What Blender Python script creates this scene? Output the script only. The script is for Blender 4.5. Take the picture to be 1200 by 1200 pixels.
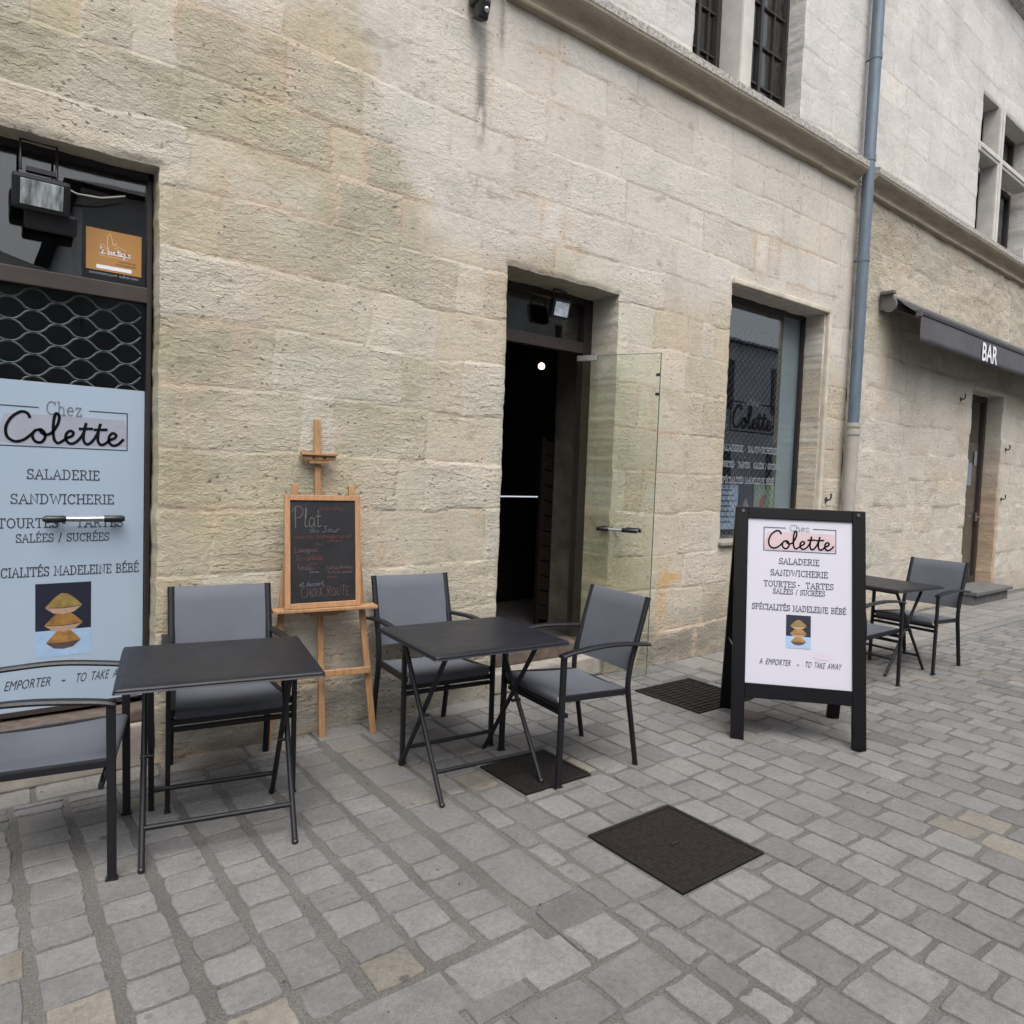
import bpy, bmesh, math, random
import numpy as np
from mathutils import Vector, Matrix
random.seed(7)
for o in list(bpy.data.objects): bpy.data.objects.remove(o)
S = bpy.context.scene
COL = S.collection
R_ = math.radians

# ------------------------------------------------------------------ camera, sky, sun, exposure
def cam_axes(yaw, pitch, roll):
    yaw, pitch, roll = map(R_, (yaw, pitch, roll))
    f = Vector((math.sin(yaw)*math.cos(pitch), math.cos(yaw)*math.cos(pitch), -math.sin(pitch)))
    r = Vector((math.cos(yaw), -math.sin(yaw), 0)); d = f.cross(r)
    c, s = math.cos(roll), math.sin(roll)
    return c*r + s*d, -s*r + c*d, f
cd = bpy.data.cameras.new('camera'); cam = bpy.data.objects.new('camera', cd); COL.objects.link(cam)
r2, d2, ff = cam_axes(37.51, 3.02, -2.08)
m = Matrix.Identity(4)
for i in range(3):
    m[i][0] = r2[i]; m[i][1] = -d2[i]; m[i][2] = -ff[i]
m[2][3] = 1.5
cam.matrix_world = m
cd.sensor_width = 36; cd.lens = 24.98; cd.clip_start = .05; cd.clip_end = 600
S.camera = cam

W = bpy.data.worlds.new('World'); S.world = W; W.use_nodes = True
nt = W.node_tree
SUN_EL, SUN_AZ = 62.0, 205.0        # azimuth: degrees clockwise from +Y
sky = nt.nodes.new('ShaderNodeTexSky'); sky.sky_type = 'NISHITA'; sky.sun_disc = False
sky.sun_elevation = R_(SUN_EL); sky.sun_rotation = R_(SUN_AZ); sky.dust_density = 6; sky.air_density = 1.0; sky.ozone_density = 1.5
hs = nt.nodes.new('ShaderNodeHueSaturation'); hs.inputs['Saturation'].default_value = .36
bg = nt.nodes['Background']; bg.inputs[1].default_value = .13
nt.links.new(sky.outputs[0], hs.inputs['Color']); nt.links.new(hs.outputs[0], bg.inputs[0])
sd = bpy.data.lights.new('sun', 'SUN'); sd.energy = .9; sd.angle = R_(50); sd.color = (1, .97, .93)
sun = bpy.data.objects.new('sun', sd); COL.objects.link(sun)
az, el = R_(SUN_AZ), R_(SUN_EL)
to = Vector((math.sin(az)*math.cos(el), math.cos(az)*math.cos(el), math.sin(el)))
sun.rotation_euler = to.to_track_quat('Z', 'Y').to_euler(); sun.location = (0, -5, 15)
S.view_settings.view_transform = 'Standard'; S.view_settings.look = 'None'
S.view_settings.gamma = 1; S.view_settings.exposure = 1.0
try: S.cycles.max_bounces = 8; S.cycles.transparent_max_bounces = 12
except Exception: pass

# ------------------------------------------------------------------ materials
MATS = {}
def new_mat(name):
    M = bpy.data.materials.new(name); M.use_nodes = True; MATS[name] = M
    t = M.node_tree; return M, t, t.nodes['Principled BSDF']
def nd(t, kind, **kw):
    n = t.nodes.new(kind)
    for k, v in kw.items():
        if k in n.inputs: n.inputs[k].default_value = v
        else: setattr(n, k, v)
    return n
def L(t, a, b): t.links.new(a, b)
def mix(t, fac, a, b, blend='MIX'):
    n = t.nodes.new('ShaderNodeMix'); n.data_type = 'RGBA'; n.blend_type = blend
    for s, v in ((n.inputs[0], fac), (n.inputs[6], a), (n.inputs[7], b)):
        if hasattr(v, 'links') or hasattr(v, 'is_linked'): t.links.new(v, s)
        elif isinstance(v, (int, float)): s.default_value = v
        else: s.default_value = (*v, 1) if len(v) == 3 else v
    return n.outputs[2]
def mth(t, op, a, b=None, clamp=False):
    n = t.nodes.new('ShaderNodeMath'); n.operation = op; n.use_clamp = clamp
    for i, v in enumerate((a, b)):
        if v is None: continue
        if isinstance(v, (int, float)): n.inputs[i].default_value = v
        else: t.links.new(v, n.inputs[i])
    return n.outputs[0]
def ramp(t, fac, stops):
    n = t.nodes.new('ShaderNodeValToRGB'); e = n.color_ramp.elements
    while len(e) < len(stops): e.new(.5)
    for i, (p, c) in enumerate(stops):
        e[i].position = p; e[i].color = (c, c, c, 1) if isinstance(c, (int, float)) else (*c, 1)
    t.links.new(fac, n.inputs[0]); return n.outputs[0]
def coords(t, scale=(1, 1, 1)):
    tc = t.nodes.new('ShaderNodeTexCoord'); mp = t.nodes.new('ShaderNodeMapping')
    mp.inputs['Scale'].default_value = scale; t.links.new(tc.outputs['Object'], mp.inputs[0]); return mp.outputs[0]
def noise(t, vec, scale, detail=4, rough=.55, dist=0):
    n = nd(t, 'ShaderNodeTexNoise', Scale=scale, Detail=detail, Roughness=rough, Distortion=dist)
    if vec is not None: t.links.new(vec, n.inputs['Vector'])
    return n.outputs['Fac']
def plain(name, col, rough=.5, metal=0, var=.12, vscale=9, bump=0, bscale=200, spec=.5, stretch=(1, 1, 1)):
    M, t, p = new_mat(name)
    c = coords(t, stretch)
    f = noise(t, c, vscale, 5)
    dark = tuple(x*(1-var) for x in col); lite = tuple(min(1, x*(1+var)) for x in col)
    L(t, mix(t, ramp(t, f, [(.3, 0), (.7, 1)]), dark, lite), p.inputs['Base Color'])
    p.inputs['Metallic'].default_value = metal; p.inputs['Specular IOR Level'].default_value = spec
    r = noise(t, c, vscale*3, 4)
    L(t, mth(t, 'ADD', mth(t, 'MULTIPLY', r, .2), rough-.1), p.inputs['Roughness'])
    if bump:
        b = nd(t, 'ShaderNodeBump', Strength=bump, Distance=.002)
        L(t, noise(t, c, bscale, 3), b.inputs['Height']); L(t, b.outputs[0], p.inputs['Normal'])
    return M

def stone_mat(name, smooth=1.0):
    """limestone: tint and dressing come from point attributes of the mesh, fine tooling from noise"""
    M, t, p = new_mat(name)
    at = nd(t, 'ShaderNodeAttribute', attribute_name='tint'); ar = nd(t, 'ShaderNodeAttribute', attribute_name='rough')
    c = coords(t)
    n1 = noise(t, c, 2.2, 6, .6); n2 = noise(t, c, 22, 6, .65); n3 = noise(t, c, 160, 3, .6)
    col = mix(t, 1.0, at.outputs['Color'], ramp(t, n1, [(.25, (.84, .85, .84)), (.5, (1, 1, 1)), (.75, (1.10, 1.06, 1.0))]), 'MULTIPLY')
    col = mix(t, 1.0, col, ramp(t, n2, [(.3, .90), (.55, 1.0), (.75, 1.06)]), 'MULTIPLY')
    col = mix(t, 1.0, col, ramp(t, n3, [(.3, .90), (.7, 1.07)]), 'MULTIPLY')
    # broken horizontal ledges left by the pick: sharp undersides, sloping tops, in patches
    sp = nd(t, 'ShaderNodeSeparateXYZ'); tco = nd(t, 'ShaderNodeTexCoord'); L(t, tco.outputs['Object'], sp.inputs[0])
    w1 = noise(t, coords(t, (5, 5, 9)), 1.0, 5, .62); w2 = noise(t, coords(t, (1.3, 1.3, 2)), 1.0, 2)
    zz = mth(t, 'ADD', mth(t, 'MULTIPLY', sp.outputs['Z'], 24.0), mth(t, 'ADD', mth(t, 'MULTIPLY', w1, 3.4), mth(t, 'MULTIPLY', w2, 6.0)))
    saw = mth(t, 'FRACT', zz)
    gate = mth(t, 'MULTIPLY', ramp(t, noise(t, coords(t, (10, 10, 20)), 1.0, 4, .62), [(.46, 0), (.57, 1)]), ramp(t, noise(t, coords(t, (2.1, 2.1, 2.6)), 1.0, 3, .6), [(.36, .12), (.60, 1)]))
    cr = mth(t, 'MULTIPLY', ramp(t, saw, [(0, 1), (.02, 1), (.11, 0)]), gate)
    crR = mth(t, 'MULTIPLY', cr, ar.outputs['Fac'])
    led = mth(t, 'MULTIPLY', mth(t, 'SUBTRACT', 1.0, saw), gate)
    grain = noise(t, coords(t, (34, 34, 50)), 1.0, 6, .72); lump = noise(t, coords(t, (8, 8, 14)), 1.0, 4, .6)
    # small open pits of the shelly limestone
    vo = nd(t, 'ShaderNodeTexVoronoi', Scale=16, Randomness=1.0); L(t, c, vo.inputs['Vector'])
    pit0 = ramp(t, vo.outputs['Distance'], [(.07, 1), (.13, 0)])
    pg = ramp(t, noise(t, c, 5.5, 3), [(.52, 0), (.6, 1)])
    pit = mth(t, 'MULTIPLY', pit0, pg)
    wob = nd(t, 'ShaderNodeTexNoise', Scale=22.0, Detail=3.0); L(t, c, wob.inputs['Vector'])
    vm = nd(t, 'ShaderNodeVectorMath', operation='MULTIPLY_ADD'); L(t, wob.outputs['Color'], vm.inputs[0]); vm.inputs[1].default_value = (.06, .06, .03); L(t, c, vm.inputs[2])
    v2 = nd(t, 'ShaderNodeTexVoronoi', Scale=21.0); L(t, vm.outputs[0], v2.inputs['Vector'])
    pit2 = mth(t, 'MULTIPLY', mth(t, 'MULTIPLY', ramp(t, v2.outputs['Distance'], [(.12, 1), (.24, 0)]), ramp(t, noise(t, c, 4.2, 4, .6), [(.47, 0), (.55, 1)])), ar.outputs['Fac'])
    pit = mth(t, 'MAXIMUM', pit, mth(t, 'MULTIPLY', pit2, .75))
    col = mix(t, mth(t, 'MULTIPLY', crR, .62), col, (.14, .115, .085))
    col = mix(t, mth(t, 'MULTIPLY', pit, .7), col, (.10, .082, .062))
    L(t, col, p.inputs['Base Color']); p.inputs['Roughness'].default_value = .93; p.inputs['Specular IOR Level'].default_value = .2
    h = mth(t, 'MULTIPLY', mth(t, 'SUBTRACT', mth(t, 'ADD', mth(t, 'ADD', mth(t, 'MULTIPLY', led, .125), mth(t, 'MULTIPLY', lump, .20)), mth(t, 'MULTIPLY', grain, .56)), mth(t, 'MULTIPLY', cr, .20)), ar.outputs['Fac'])
    h = mth(t, 'ADD', h, mth(t, 'MULTIPLY', n2, .26)); h = mth(t, 'ADD', h, mth(t, 'MULTIPLY', n3, .07))
    h = mth(t, 'SUBTRACT', h, mth(t, 'MULTIPLY', pit, .22))
    b = nd(t, 'ShaderNodeBump', Strength=.80*smooth, Distance=.030); L(t, h, b.inputs['Height']); L(t, b.outputs[0], p.inputs['Normal'])
    return M
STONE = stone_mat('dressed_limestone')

def cornice_mat():
    M, t, p = new_mat('weathered_cornice_stone')
    c = coords(t); cs = coords(t, (1.2, 6, 6))
    n = noise(t, cs, 3, 6, .62); f = noise(t, c, 26, 6, .7)
    col = mix(t, ramp(t, n, [(.3, 0), (.7, 1)]), (.27, .225, .165), (.40, .345, .265))
    col = mix(t, ramp(t, f, [(.55, 0), (.75, .35)]), col, (.17, .14, .105))
    # lichen on the up-facing and outer lip
    ge = nd(t, 'ShaderNodeNewGeometry'); sp = nd(t, 'ShaderNodeSeparateXYZ'); tc = nd(t, 'ShaderNodeTexCoord'); L(t, tc.outputs['Object'], sp.inputs[0])
    lip = ramp(t, mth(t, 'SUBTRACT', sp.outputs['Z'], 4.655), [(.0, 0), (.018, 1)])
    li = noise(t, c, 38, 5, .75)
    lic = mix(t, ramp(t, li, [(.42, 0), (.6, 1)]), (.24, .225, .20), (.50, .48, .44))
    col = mix(t, lip, col, lic)
    L(t, col, p.inputs['Base Color']); p.inputs['Roughness'].default_value = .9; p.inputs['Specular IOR Level'].default_value = .2
    b = nd(t, 'ShaderNodeBump', Strength=.35, Distance=.006); L(t, f, b.inputs['Height']); L(t, b.outputs[0], p.inputs['Normal'])
    return M
CORN = cornice_mat()

def paving_mat():
    M, t, p = new_mat('grey_limestone_setts')
    at = nd(t, 'ShaderNodeAttribute', attribute_name='tint'); c = coords(t)
    n1 = noise(t, c, 7, 5, .6); n2 = noise(t, c, 45, 6, .7); n3 = noise(t, c, 240, 3, .6)
    col = mix(t, 1.0, at.outputs['Color'], ramp(t, n1, [(.3, .85), (.7, 1.13)]), 'MULTIPLY')
    col = mix(t, 1.0, col, ramp(t, n2, [(.3, .76), (.55, 1.0), (.75, 1.16)]), 'MULTIPLY')
    col = mix(t, 1.0, col, ramp(t, n3, [(.3, .74), (.7, 1.16)]), 'MULTIPLY')
    vo = nd(t, 'ShaderNodeTexVoronoi', Scale=9); L(t, c, vo.inputs['Vector'])
    vd = nd(t, 'ShaderNodeTexVoronoi', Scale=2.6); L(t, coords(t, (1, 1.35, 1)), vd.inputs['Vector'])
    spot = mth(t, 'MULTIPLY', ramp(t, vd.outputs['Distance'], [(.035, 1), (.06, 0)]), ramp(t, noise(t, c, 30, 3), [(.34, 0), (.42, 1)]))
    pit = mth(t, 'MULTIPLY', ramp(t, vo.outputs['Distance'], [(.08, 1), (.14, 0)]), ramp(t, noise(t, c, 6, 2), [(.45, 0), (.55, 1)]))
    col = mix(t, mth(t, 'MULTIPLY', pit, .5), col, (.07, .065, .06))
    col = mix(t, mth(t, 'MULTIPLY', spot, .75), col, (.045, .042, .04))
    L(t, col, p.inputs['Base Color'])
    L(t, ramp(t, n1, [(.2, .62), (.8, .88)]), p.inputs['Roughness']); p.inputs['Specular IOR Level'].default_value = .35
    h = mth(t, 'ADD', mth(t, 'MULTIPLY', n2, .6), mth(t, 'MULTIPLY', n3, .25)); h = mth(t, 'SUBTRACT', h, mth(t, 'MULTIPLY', pit, .5))
    h = mth(t, 'ADD', h, mth(t, 'MULTIPLY', n1, .8))
    b = nd(t, 'ShaderNodeBump', Strength=.75, Distance=.007); L(t, h, b.inputs['Height']); L(t, b.outputs[0], p.inputs['Normal'])
    return M
PAVE = paving_mat()
def mortar_mat():
    M, t, p = new_mat('gritty_joint_mortar'); c = coords(t)
    n1 = noise(t, c, 3, 4); n2 = noise(t, c, 130, 5, .75); vo = nd(t, 'ShaderNodeTexVoronoi', Scale=150); L(t, c, vo.inputs['Vector'])
    col = mix(t, ramp(t, n2, [(.35, 0), (.65, 1)]), (.068, .065, .060), (.145, .140, .131))
    col = mix(t, 1.0, col, ramp(t, n1, [(.3, .8), (.7, 1.15)]), 'MULTIPLY')
    col = mix(t, ramp(t, vo.outputs['Distance'], [(.1, .35), (.3, 0)]), col, (.17, .167, .16))
    L(t, col, p.inputs['Base Color']); p.inputs['Roughness'].default_value = .95
    b = nd(t, 'ShaderNodeBump', Strength=.8, Distance=.006); L(t, mth(t, 'ADD', n2, mth(t, 'MULTIPLY', vo.outputs['Distance'], -.6)), b.inputs['Height']); L(t, b.outputs[0], p.inputs['Normal'])
    return M
MORT = mortar_mat()

def glass_mat(name, tint=(.9, .93, .92), f0=.04, rough=.0, gl=(1, 1, 1)):
    M, t, p = new_mat(name)
    t.nodes.remove(p)
    out = t.nodes['Material Output']
    lw = nd(t, 'ShaderNodeLayerWeight', Blend=.5); fr = mth(t, 'ADD', mth(t, 'MULTIPLY', mth(t, 'POWER', lw.outputs['Facing'], 5.0), 1-f0), f0); tr = nd(t, 'ShaderNodeBsdfTransparent', Color=(*tint, 1)); g = nd(t, 'ShaderNodeBsdfGlossy', Roughness=rough, Color=(*gl, 1))
    c = coords(t); b = nd(t, 'ShaderNodeBump', Strength=.05, Distance=.01); L(t, noise(t, c, 2.5, 2), b.inputs['Height']); L(t, b.outputs[0], g.inputs['Normal'])
    ms = nd(t, 'ShaderNodeMixShader'); L(t, fr, ms.inputs[0]); L(t, tr.outputs[0], ms.inputs[1]); L(t, g.outputs[0], ms.inputs[2]); L(t, ms.outputs[0], out.inputs[0])
    return M
GLASS = glass_mat('window_glass', (.86, .88, .88), .06)
GLASS_W = glass_mat('shop_window_glass', (.86, .90, .92), .10)
GLASS_G = glass_mat('green_tinted_door_glass', (.925, .945, .905), .03)
GLASS_D = glass_mat('door_glass', (.80, .84, .84), .022)
GEDGE = plain('glass_edge_green', (.05, .08, .06), .3)
FRAME = plain('dark_bronze_frame_paint', (.018, .0135, .012), .45, var=.2)
FRAMEL = plain('brown_aluminium_transom', (.034, .024, .020), .5, var=.2)
FRAME_UP = plain('old_brown_window_paint', (.022, .016, .014), .55, var=.25)
ANTH = plain('anthracite_powder_coat', (.0085, .009, .012), .45, var=.15, vscale=25, bump=.15, bscale=600, spec=.35)
TOPM = plain('table_top_enamel', (.0125, .0138, .019), .40, var=.2, vscale=5, bump=.12, bscale=500, spec=.22)
def textile():
    M, t, p = new_mat('grey_mesh_textile'); c = coords(t)
    f = noise(t, coords(t, (900, 900, 900)), 1.0, 2)
    col = mix(t, f, (.064, .071, .087), (.102, .111, .132)); n = noise(t, c, 6, 4)
    col = mix(t, 1.0, col, ramp(t, n, [(.3, .92), (.7, 1.08)]), 'MULTIPLY')
    L(t, col, p.inputs['Base Color']); p.inputs['Roughness'].default_value = .75
    b = nd(t, 'ShaderNodeBump', Strength=.25, Distance=.001); L(t, f, b.inputs['Height']); L(t, b.outputs[0], p.inputs['Normal'])
    return M
TEXT = textile()
def wood_mat(name, a, b_, s=(30, 30, 3)):
    M, t, p = new_mat(name); c = coords(t, s)
    n = noise(t, c, 1.6, 6, .65, 1.2); n2 = noise(t, c, 9, 3)
    col = mix(t, ramp(t, n, [(.3, 0), (.65, 1)]), a, b_); col = mix(t, 1.0, col, ramp(t, n2, [(.3, .85), (.7, 1.1)]), 'MULTIPLY')
    L(t, col, p.inputs['Base Color']); p.inputs['Roughness'].default_value = .5
    b = nd(t, 'ShaderNodeBump', Strength=.2, Distance=.002); L(t, n, b.inputs['Height']); L(t, b.outputs[0], p.inputs['Normal'])
    return M
WOOD = wood_mat('varnished_pine', (.25, .13, .058), (.40, .235, .118))
WOOD2 = wood_mat('varnished_pine_frame', (.30, .155, .075), (.42, .235, .12))
WDARK = wood_mat('dark_stained_wood', (.004, .0026, .002), (.010, .0055, .004))
SLATE = plain('chalkboard_slate', (.010, .010, .013), .55, var=.5, vscale=4)
CHALKW = plain('white_chalk', (.12, .112, .115), .95, var=.4, vscale=90)
CHALKR = plain('red_chalk', (.10, .036, .036), .95, var=.4, vscale=90)
CHALKP = plain('pink_chalk', (.11, .064, .066), .95, var=.4, vscale=90)
BLACKW = plain('matt_black_wood', (.0022, .0022, .0035), .5, var=.25, vscale=20, bump=.2, bscale=120, spec=.2)
POSTER = plain('white_poster_print', (.47, .465, .53), .45, var=.02, vscale=2)
POSTERB = plain('frosted_blue_white_film', (.30, .375, .46), .35, var=.05, vscale=1.4)
INK = plain('dark_grey_ink', (.050, .054, .072), .7, spec=.1)
INKB = plain('black_ink', (.006, .006, .008), .7, spec=.05)
INKL = plain('grey_ink', (.13, .135, .165), .7, spec=.1)
PINK = plain('pale_pink_wash', (.46, .355, .375), .5, var=.05, vscale=12)
PINKB = plain('pale_pink_wash_film', (.275, .285, .345), .5, var=.06, vscale=12)
PINK2 = plain('faint_pink_blot', (.47, .43, .49), .5, var=.05, vscale=12)
NAVY = plain('navy_print', (.012, .014, .028), .4)
PALEB = plain('pale_blue_print', (.27, .39, .55), .4, var=.08, vscale=20)
GOLD = plain('golden_cake_print', (.26, .135, .035), .5, var=.35, vscale=30)
OLIVE = plain('olive_cake_print', (.22, .155, .045), .5, var=.3, vscale=30)
CREAM = plain('cream_filling_print', (.33, .225, .16), .5, var=.15, vscale=40)
CRUST = plain('dark_crust_print', (.07, .045, .04), .5, var=.3, vscale=30)
WHITE = plain('white_vinyl', (.70, .71, .74), .5, var=.03)
WHITEF = plain('faded_white_vinyl', (.20, .22, .25), .5, var=.15, vscale=50)
BLACKP = plain('black_plastic', (.008, .008, .010), .4, var=.2)
ZINC = plain('blue_grey_zinc', (.105, .140, .175), .45, metal=.15, var=.16, vscale=5, stretch=(3, 3, .6))
CAST = plain('painted_cast_pipe', (.33, .31, .275), .6, var=.12, vscale=5)
STEEL = plain('brushed_steel', (.55, .55, .56), .3, metal=1.0, var=.1)
IRON = plain('rusted_cast_iron', (.012, .0085, .0078), .7, var=.6, vscale=45, bump=.6, bscale=200, spec=.25)
IRON2 = plain('dark_cast_iron', (.010, .0085, .0082), .65, spec=.25, var=.4, vscale=30, bump=.4, bscale=260)
HOOK = plain('old_forged_iron', (.05, .043, .04), .7, var=.3)
ORANGE = plain('orange_sticker_print', (.37, .185, .05), .45, var=.03)
CREAMI = plain('cream_ink', (.75, .62, .42), .5)
BRICK = plain('terracotta_threshold', (.085, .064, .052), .8, var=.35, vscale=18, bump=.4, bscale=90)
SILL = plain('worn_sill_stone', (.24, .22, .19), .9, var=.25, vscale=9, bump=.6, bscale=60)
STEPD = plain('dark_slate_step', (.10, .10, .10), .8, var=.3, vscale=14, bump=.6, bscale=70)
GRILLE = plain('galvanised_grille', (.20, .205, .205), .45, metal=.1, var=.2)
AWN = plain('grey_awning_canvas', (.072, .070, .078), .85, var=.12, vscale=7, bump=.3, bscale=500)
AWNB = plain('black_awning_bar', (.02, .019, .021), .5, var=.2)
AWNC = plain('grey_awning_casing', (.11, .105, .10), .5, var=.2)
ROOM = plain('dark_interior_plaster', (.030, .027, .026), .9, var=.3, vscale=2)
REFL_PANEL = plain('pale_reflection_panel', (.25, .29, .315), .8, var=.10, vscale=2)
OPPW = plain('opposite_house_render', (.55, .57, .61), .9, var=.2, vscale=1)
OPPR = plain('opposite_slate_roof', (.022, .024, .03), .7, var=.3, vscale=2)
def tropical():
    M, t, p = new_mat('tropical_leaf_print'); c = coords(t, (26, 26, 26))
    w = nd(t, 'ShaderNodeTexWave', Scale=1.3, Distortion=7, Detail=3); L(t, c, w.inputs['Vector'])
    col = mix(t, ramp(t, w.outputs['Fac'], [(.35, 0), (.6, 1)]), (.03, .10, .035), (.50, .55, .38))
    L(t, col, p.inputs['Base Color']); return M
TROP = tropical()
REDP = plain('red_flower_print', (.40, .05, .035), .6, var=.3, vscale=50)
def emit(name, col, s):
    M, t, p = new_mat(name); p.inputs['Emission Color'].default_value = (*col, 1); p.inputs['Emission Strength'].default_value = s
    p.inputs['Base Color'].default_value = (*col, 1); return M
BULB = emit('glowing_bulb', (1, .74, .42), 5)
LEDM = emit('counter_light_strip', (.85, .93, 1), .38)
REFL = plain('floodlight_reflector', (.30, .33, .33), .2, metal=.3, var=.85, vscale=9, stretch=(4, 1, 1))

# ------------------------------------------------------------------ mesh helpers
class MB:
    def __init__(s): s.v = []; s.f = []; s.mi = []; s.mats = []; s.sm = []
    def mid(s, mat):
        if mat not in s.mats: s.mats.append(mat)
        return s.mats.index(mat)
    def add(s, vs, fs, mat, smooth=False):
        o = len(s.v); k = s.mid(mat); s.v += [tuple(v) for v in vs]
        for f in fs: s.f.append(tuple(i+o for i in f)); s.mi.append(k); s.sm.append(smooth)
    def box(s, c, d, mat, rot=None, bev=0):
        bm = bmesh.new(); bmesh.ops.create_cube(bm, size=1)
        bmesh.ops.scale(bm, vec=d, verts=bm.verts)
        if bev: bmesh.ops.bevel(bm, geom=list(bm.edges), offset=bev, segments=2, affect='EDGES', profile=.6)
        M = Matrix.Translation(c)
        if rot is not None: M = M @ (rot if isinstance(rot, Matrix) else Matrix.Rotation(rot, 4, 'Z'))
        bm.verts.index_update()
        vs = [M @ v.co for v in bm.verts]; fs = [[v.index for v in f.verts] for f in bm.faces]; bm.free()
        s.add(vs, fs, mat)
    def bar(s, a, b, w, h, mat, up=(0, 0, 1), bev=0):
        """box from a to b, section w (across) x h (along up)"""
        a, b = Vector(a), Vector(b); d = b-a; z = d.normalized(); u = Vector(up)
        x = u.cross(z)
        if x.length < 1e-5: x = Vector((1, 0, 0))
        x.normalize(); y = z.cross(x)
        M = Matrix((x, y, z)).transposed().to_4x4()
        s.box((a+b)/2, (w, h, d.length), mat, M, bev)
    def tube(s, pts, r, mat, n=10, cap=True, flat=1.0):
        pts = [Vector(p) for p in pts]; vs = []; prev = None
        rr = r if isinstance(r, (list, tuple)) else [r]*len(pts)
        for i, p in enumerate(pts):
            d = (pts[min(i+1, len(pts)-1)]-pts[max(i-1, 0)]).normalized()
            if prev is None:
                x = d.orthogonal().normalized()
                if abs(d.z) < .9: x = Vector((0, 0, 1)).cross(d).normalized()
                else: x = (Vector((1, 0, 0)) - d*d.x).normalized()
            else: x = (prev - d*prev.dot(d)).normalized()
            prev = x; y = d.cross(x)
            for k in range(n):
                a = 2*math.pi*k/n; vs.append(p + x*math.cos(a)*rr[i] + y*math.sin(a)*rr[i]*flat)
        fs = [(i*n+k, i*n+(k+1) % n, (i+1)*n+(k+1) % n, (i+1)*n+k) for i in range(len(pts)-1) for k in range(n)]
        s.add(vs, fs, mat, True)
        if cap: s.add(vs[:n], [tuple(range(n))[::-1]], mat); s.add(vs[-n:], [tuple(range(n))], mat)
    def sphere(s, c, r, mat, sc=(1, 1, 1)):
        bm = bmesh.new(); bmesh.ops.create_uvsphere(bm, u_segments=20, v_segments=12, radius=r); bm.verts.index_update()
        s.add([Vector((v.co.x*sc[0], v.co.y*sc[1], v.co.z*sc[2]))+Vector(c) for v in bm.verts], [[v.index for v in f.verts] for f in bm.faces], mat, True); bm.free()
    def sweep(s, prof, x0, x1, mat, n=1, jit=0, cap=True, smooth=False):
        """profile (y,z) list extruded along x"""
        vs = []; xs = [x0+(x1-x0)*i/n for i in range(n+1)]
        for x in xs:
            dy = random.uniform(-jit, jit); dz = random.uniform(-jit, jit)
            for (y, z) in prof: vs.append((x, y+dy, z+dz))
        k = len(prof)
        s.add(vs, [(i*k+j, (i+1)*k+j, (i+1)*k+j+1, i*k+j+1) for i in range(n) for j in range(k-1)], mat, smooth)
        if cap: s.add(vs[:k], [tuple(range(k))], mat); s.add(vs[-k:], [tuple(range(k))[::-1]], mat)
    def quad(s, a, b, c, d, mat): s.add([a, b, c, d], [(0, 1, 2, 3)], mat)
    def build(s, name, parent=None):
        me = bpy.data.meshes.new(name); me.from_pydata(s.v, [], s.f)
        for M in s.mats: me.materials.append(M)
        me.polygons.foreach_set('material_index', s.mi); me.polygons.foreach_set('use_smooth', s.sm)
        me.update()
        o = bpy.data.objects.new(name, me); COL.objects.link(o)
        if parent: o.parent = parent
        return o
def thing(name, label, cat, loc=(0, 0, 0), rz=0, group=None):
    o = bpy.data.objects.new(name, None); COL.objects.link(o); o.empty_display_size = .1
    o.location = loc; o.rotation_euler = (0, 0, rz); o['label'] = label; o['category'] = cat
    if group: o['group'] = group
    return o
def tag(o, label, cat, group=None):
    o['label'] = label; o['category'] = cat
    if group: o['group'] = group
    return o
def structure(o): o['kind'] = 'structure'; return o
def dup(root, loc, rz, label, group=None):
    r = root.copy(); COL.objects.link(r); r.location = loc; r.rotation_euler = (0, 0, rz); r['label'] = label
    if group: r['group'] = group
    for ch in root.children:
        c = ch.copy(); COL.objects.link(c); c.parent = r
        for g in ch.children:
            d = g.copy(); COL.objects.link(d); d.parent = c
    return r

# ------------------------------------------------------------------ numpy noise
def vnoise(x, y, seed=0):
    xi = np.floor(x).astype(np.int64); yi = np.floor(y).astype(np.int64); fx = x-xi; fy = y-yi
    fx = fx*fx*(3-2*fx); fy = fy*fy*(3-2*fy)
    def h(a, b):
        n = (a*374761393 + b*668265263 + seed*974634777) & 0xffffffff
        n = ((n ^ (n >> 13))*1274126177) & 0xffffffff
        n = ((n ^ (n >> 16))*2246822519) & 0xffffffff
        return ((n ^ (n >> 15)) & 0xffff)/65535.0
    a = h(xi, yi); b = h(xi+1, yi); c = h(xi, yi+1); d = h(xi+1, yi+1)
    return (a*(1-fx)+b*fx)*(1-fy)+(c*(1-fx)+d*fx)*fy
def fbm(x, y, seed=0, oc=4, g=.5):
    t = 0; a = 1; s = 0
    for i in range(oc): t = t+a*vnoise(x*2**i, y*2**i, seed+i*17); s += a; a *= g
    return t/s
def sst(a, b, x): t = np.clip((x-a)/(b-a), 0, 1); return t*t*(3-2*t)

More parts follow.
